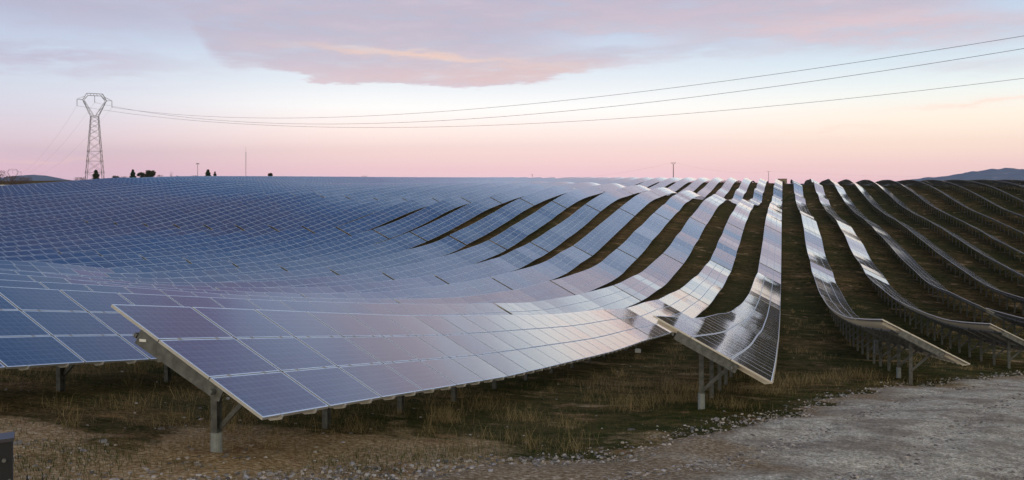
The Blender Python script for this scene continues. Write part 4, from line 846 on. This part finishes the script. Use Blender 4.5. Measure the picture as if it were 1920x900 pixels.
# dry straw: tufts
tx, ty, td = scatter(2000, 12, 85, r); s_ = road_s(tx, ty); q = ty-(14.6+.55*tx)
pr = np.clip(vnoise(tx*.3, ty*.3, 41)*3+.6, .03, 1)*(s_ < -.5)*np.clip(q*.35+.25, .04, 1)
k = r.random(len(tx)) < pr; tx, ty, td = tx[k], ty[k], td[k]
allp = []
for a, b_, dd_ in zip(tx, ty, td):
    nb = int(r.integers(10, 60)); sp_ = r.uniform(.04, .35); sc_ = r.uniform(.3, 1.35)
    allp.append(np.c_[a+r.normal(0, sp_, nb), b_+r.normal(0, sp_, nb), np.full(nb, sc_)])
for (a, b_, nb, sp_, sc_) in ((-6.6,15.8,420,.16,1.3),(-5.6,17.5,260,.3,1.1),(-8.9,11.9,170,.2,.8),(-4.4,16.9,160,.25,1.2),(-3.6,20.5,320,.4,1.3),(-2.6,22.5,320,.4,1.3),(-1.2,21.4,240,.3,1.1),(-3.0,26,400,.5,1.4),(-.6,26.5,380,.5,1.4),(.4,30,380,.5,1.5),(2.6,34,400,.5,1.4),(-7,19,240,.4,1.1)):
    allp.append(np.c_[a+r.normal(0, sp_, nb), b_+r.normal(0, sp_, nb), np.full(nb, sc_)])
pts = np.concatenate(allp); k = road_s(pts[:,0], pts[:,1]) < -.25; pts = pts[k]
blades('dry_grass', pts, .08, .46, .0042, 1.5, tm, 'tall straw-coloured dry grass standing in tufts under the tables', 'dry grass', 6, (np.array([.08,.056,.025]), np.array([.40,.30,.15])))
# single weedy stalks over bare soil
X, Y, d = scatter(9000, 9, 30, r); k = (road_s(X, Y) < -.2) & (r.random(len(X)) < .5); pts = np.c_[X[k], Y[k], np.ones(k.sum())]
blades('dead_weeds', pts, .05, .28, .004, 1.1, tm, 'thin dead brown weeds scattered over the bare soil', 'weeds', 8, (np.array([.06,.04,.022]), np.array([.18,.12,.07])))
def stones(name, X, Y, S_, lab, cat, seed, extra=0.):
    r = np.random.default_rng(seed); n = len(X)
    base = np.array([(-1,-1,-.6),(1,-1,-.6),(1,1,-.6),(-1,1,-.6),(-.75,-.75,.7),(.75,-.75,.7),(.75,.75,.7),(-.75,.75,.7),(0,0,1.0)])*.55
    F0 = np.array([(0,1,5),(0,5,4),(1,2,6),(1,6,5),(2,3,7),(2,7,6),(3,0,4),(3,4,7),(4,5,8),(5,6,8),(6,7,8),(7,4,8)])
    V = base[None]*(1+r.uniform(-.3,.3,(n,9,3))); sc_ = S_[:,None]*np.c_[r.uniform(.7,1.3,n), r.uniform(.6,1.1,n), r.uniform(.35,.75,n)]; V = V*sc_[:,None,:]
    a = r.uniform(0, 6.28, n); c_, s_ = np.cos(a)[:,None], np.sin(a)[:,None]; x2 = V[:,:,0]*c_-V[:,:,1]*s_; y2 = V[:,:,0]*s_+V[:,:,1]*c_
    z0 = ground_mesh_z(X, Y)+extra; V = np.stack([x2+X[:,None], y2+Y[:,None], V[:,:,2]+z0[:,None]+S_[:,None]*.12], -1)
    F_ = (F0[None]+(np.arange(n)*9)[:,None,None]).reshape(-1,3); g_ = r.random((n,1))**1.3; warm = .25+r.random((n,1))*.45
    cl = (.10+.42*g_)*np.array([[1,1,1]])*(1-warm*np.array([[0,.22,.45]])); cl = np.repeat(cl, 9, axis=0)
    tag(link(name, np_mesh(name, V.reshape(-1,3), F_, sm_, cols=cl)), lab, cat, kind='stuff')
X, Y, d = scatter(170000, 9, 60, r); s_ = road_s(X, Y)
s2 = s_+1.2*vnoise(X*.6, Y*.6, 61); k = r.random(len(X)) < np.where(np.abs(s2+.05) < .9, .5*np.exp(-(s2/.8)**2), np.where(s_ > 0, .22+.35*np.clip(vnoise(X*.7, Y*.7, 62)*3, 0, 1), 0)); X, Y, d = X[k], Y[k], d[k]
stones('gravel_stones', X, Y, (.006+.042*r.random(len(X))**2.2)*(1+d/60)*np.where(r.random(len(X)) < .02, 1.7, 1), 'grey and white limestone chips lining and littering the gravel road', 'gravel', 12, .02)
X, Y, d = scatter(16000, 9, 60, r); s_ = road_s(X, Y); q = Y-(14.6+.55*X)
k = (s_ < -.4) & (r.random(len(X)) < np.clip(-q*.10+.16, .05, .6)*np.clip(vnoise(X*.8, Y*.8, 51)*2+.7, .1, 1)); X, Y, d = X[k], Y[k], d[k]
stones('field_stones', X, Y, r.uniform(.014, .06, len(X))*np.where(r.random(len(X)) < .06, 1.8, 1), 'pale pebbles scattered over the bare brown soil at the near table ends', 'pebbles', 13)

# ================================================================ air
mb = MB(); mb.box(-9600, 9600, -9600, 9600, -60, 420)
hz = mb.obj('haze', []); tag(hz, 'thin evening air that turns the far mountains blue', 'haze', kind='stuff')
hm = bpy.data.materials.new('evening_air'); hm.use_nodes = True; hn = hm.node_tree
for n_ in list(hn.nodes):
    if n_.type == 'BSDF_PRINCIPLED': hn.nodes.remove(n_)
pv = hn.nodes.new('ShaderNodeVolumePrincipled'); pv.inputs['Color'].default_value = (.50, .68, 1, 1); pv.inputs['Density'].default_value = 5e-5; pv.inputs['Anisotropy'].default_value = .1
hn.links.new(pv.outputs[0], [n_ for n_ in hn.nodes if n_.type == 'OUTPUT_MATERIAL'][0].inputs['Volume'])
hz.data.materials.append(hm)
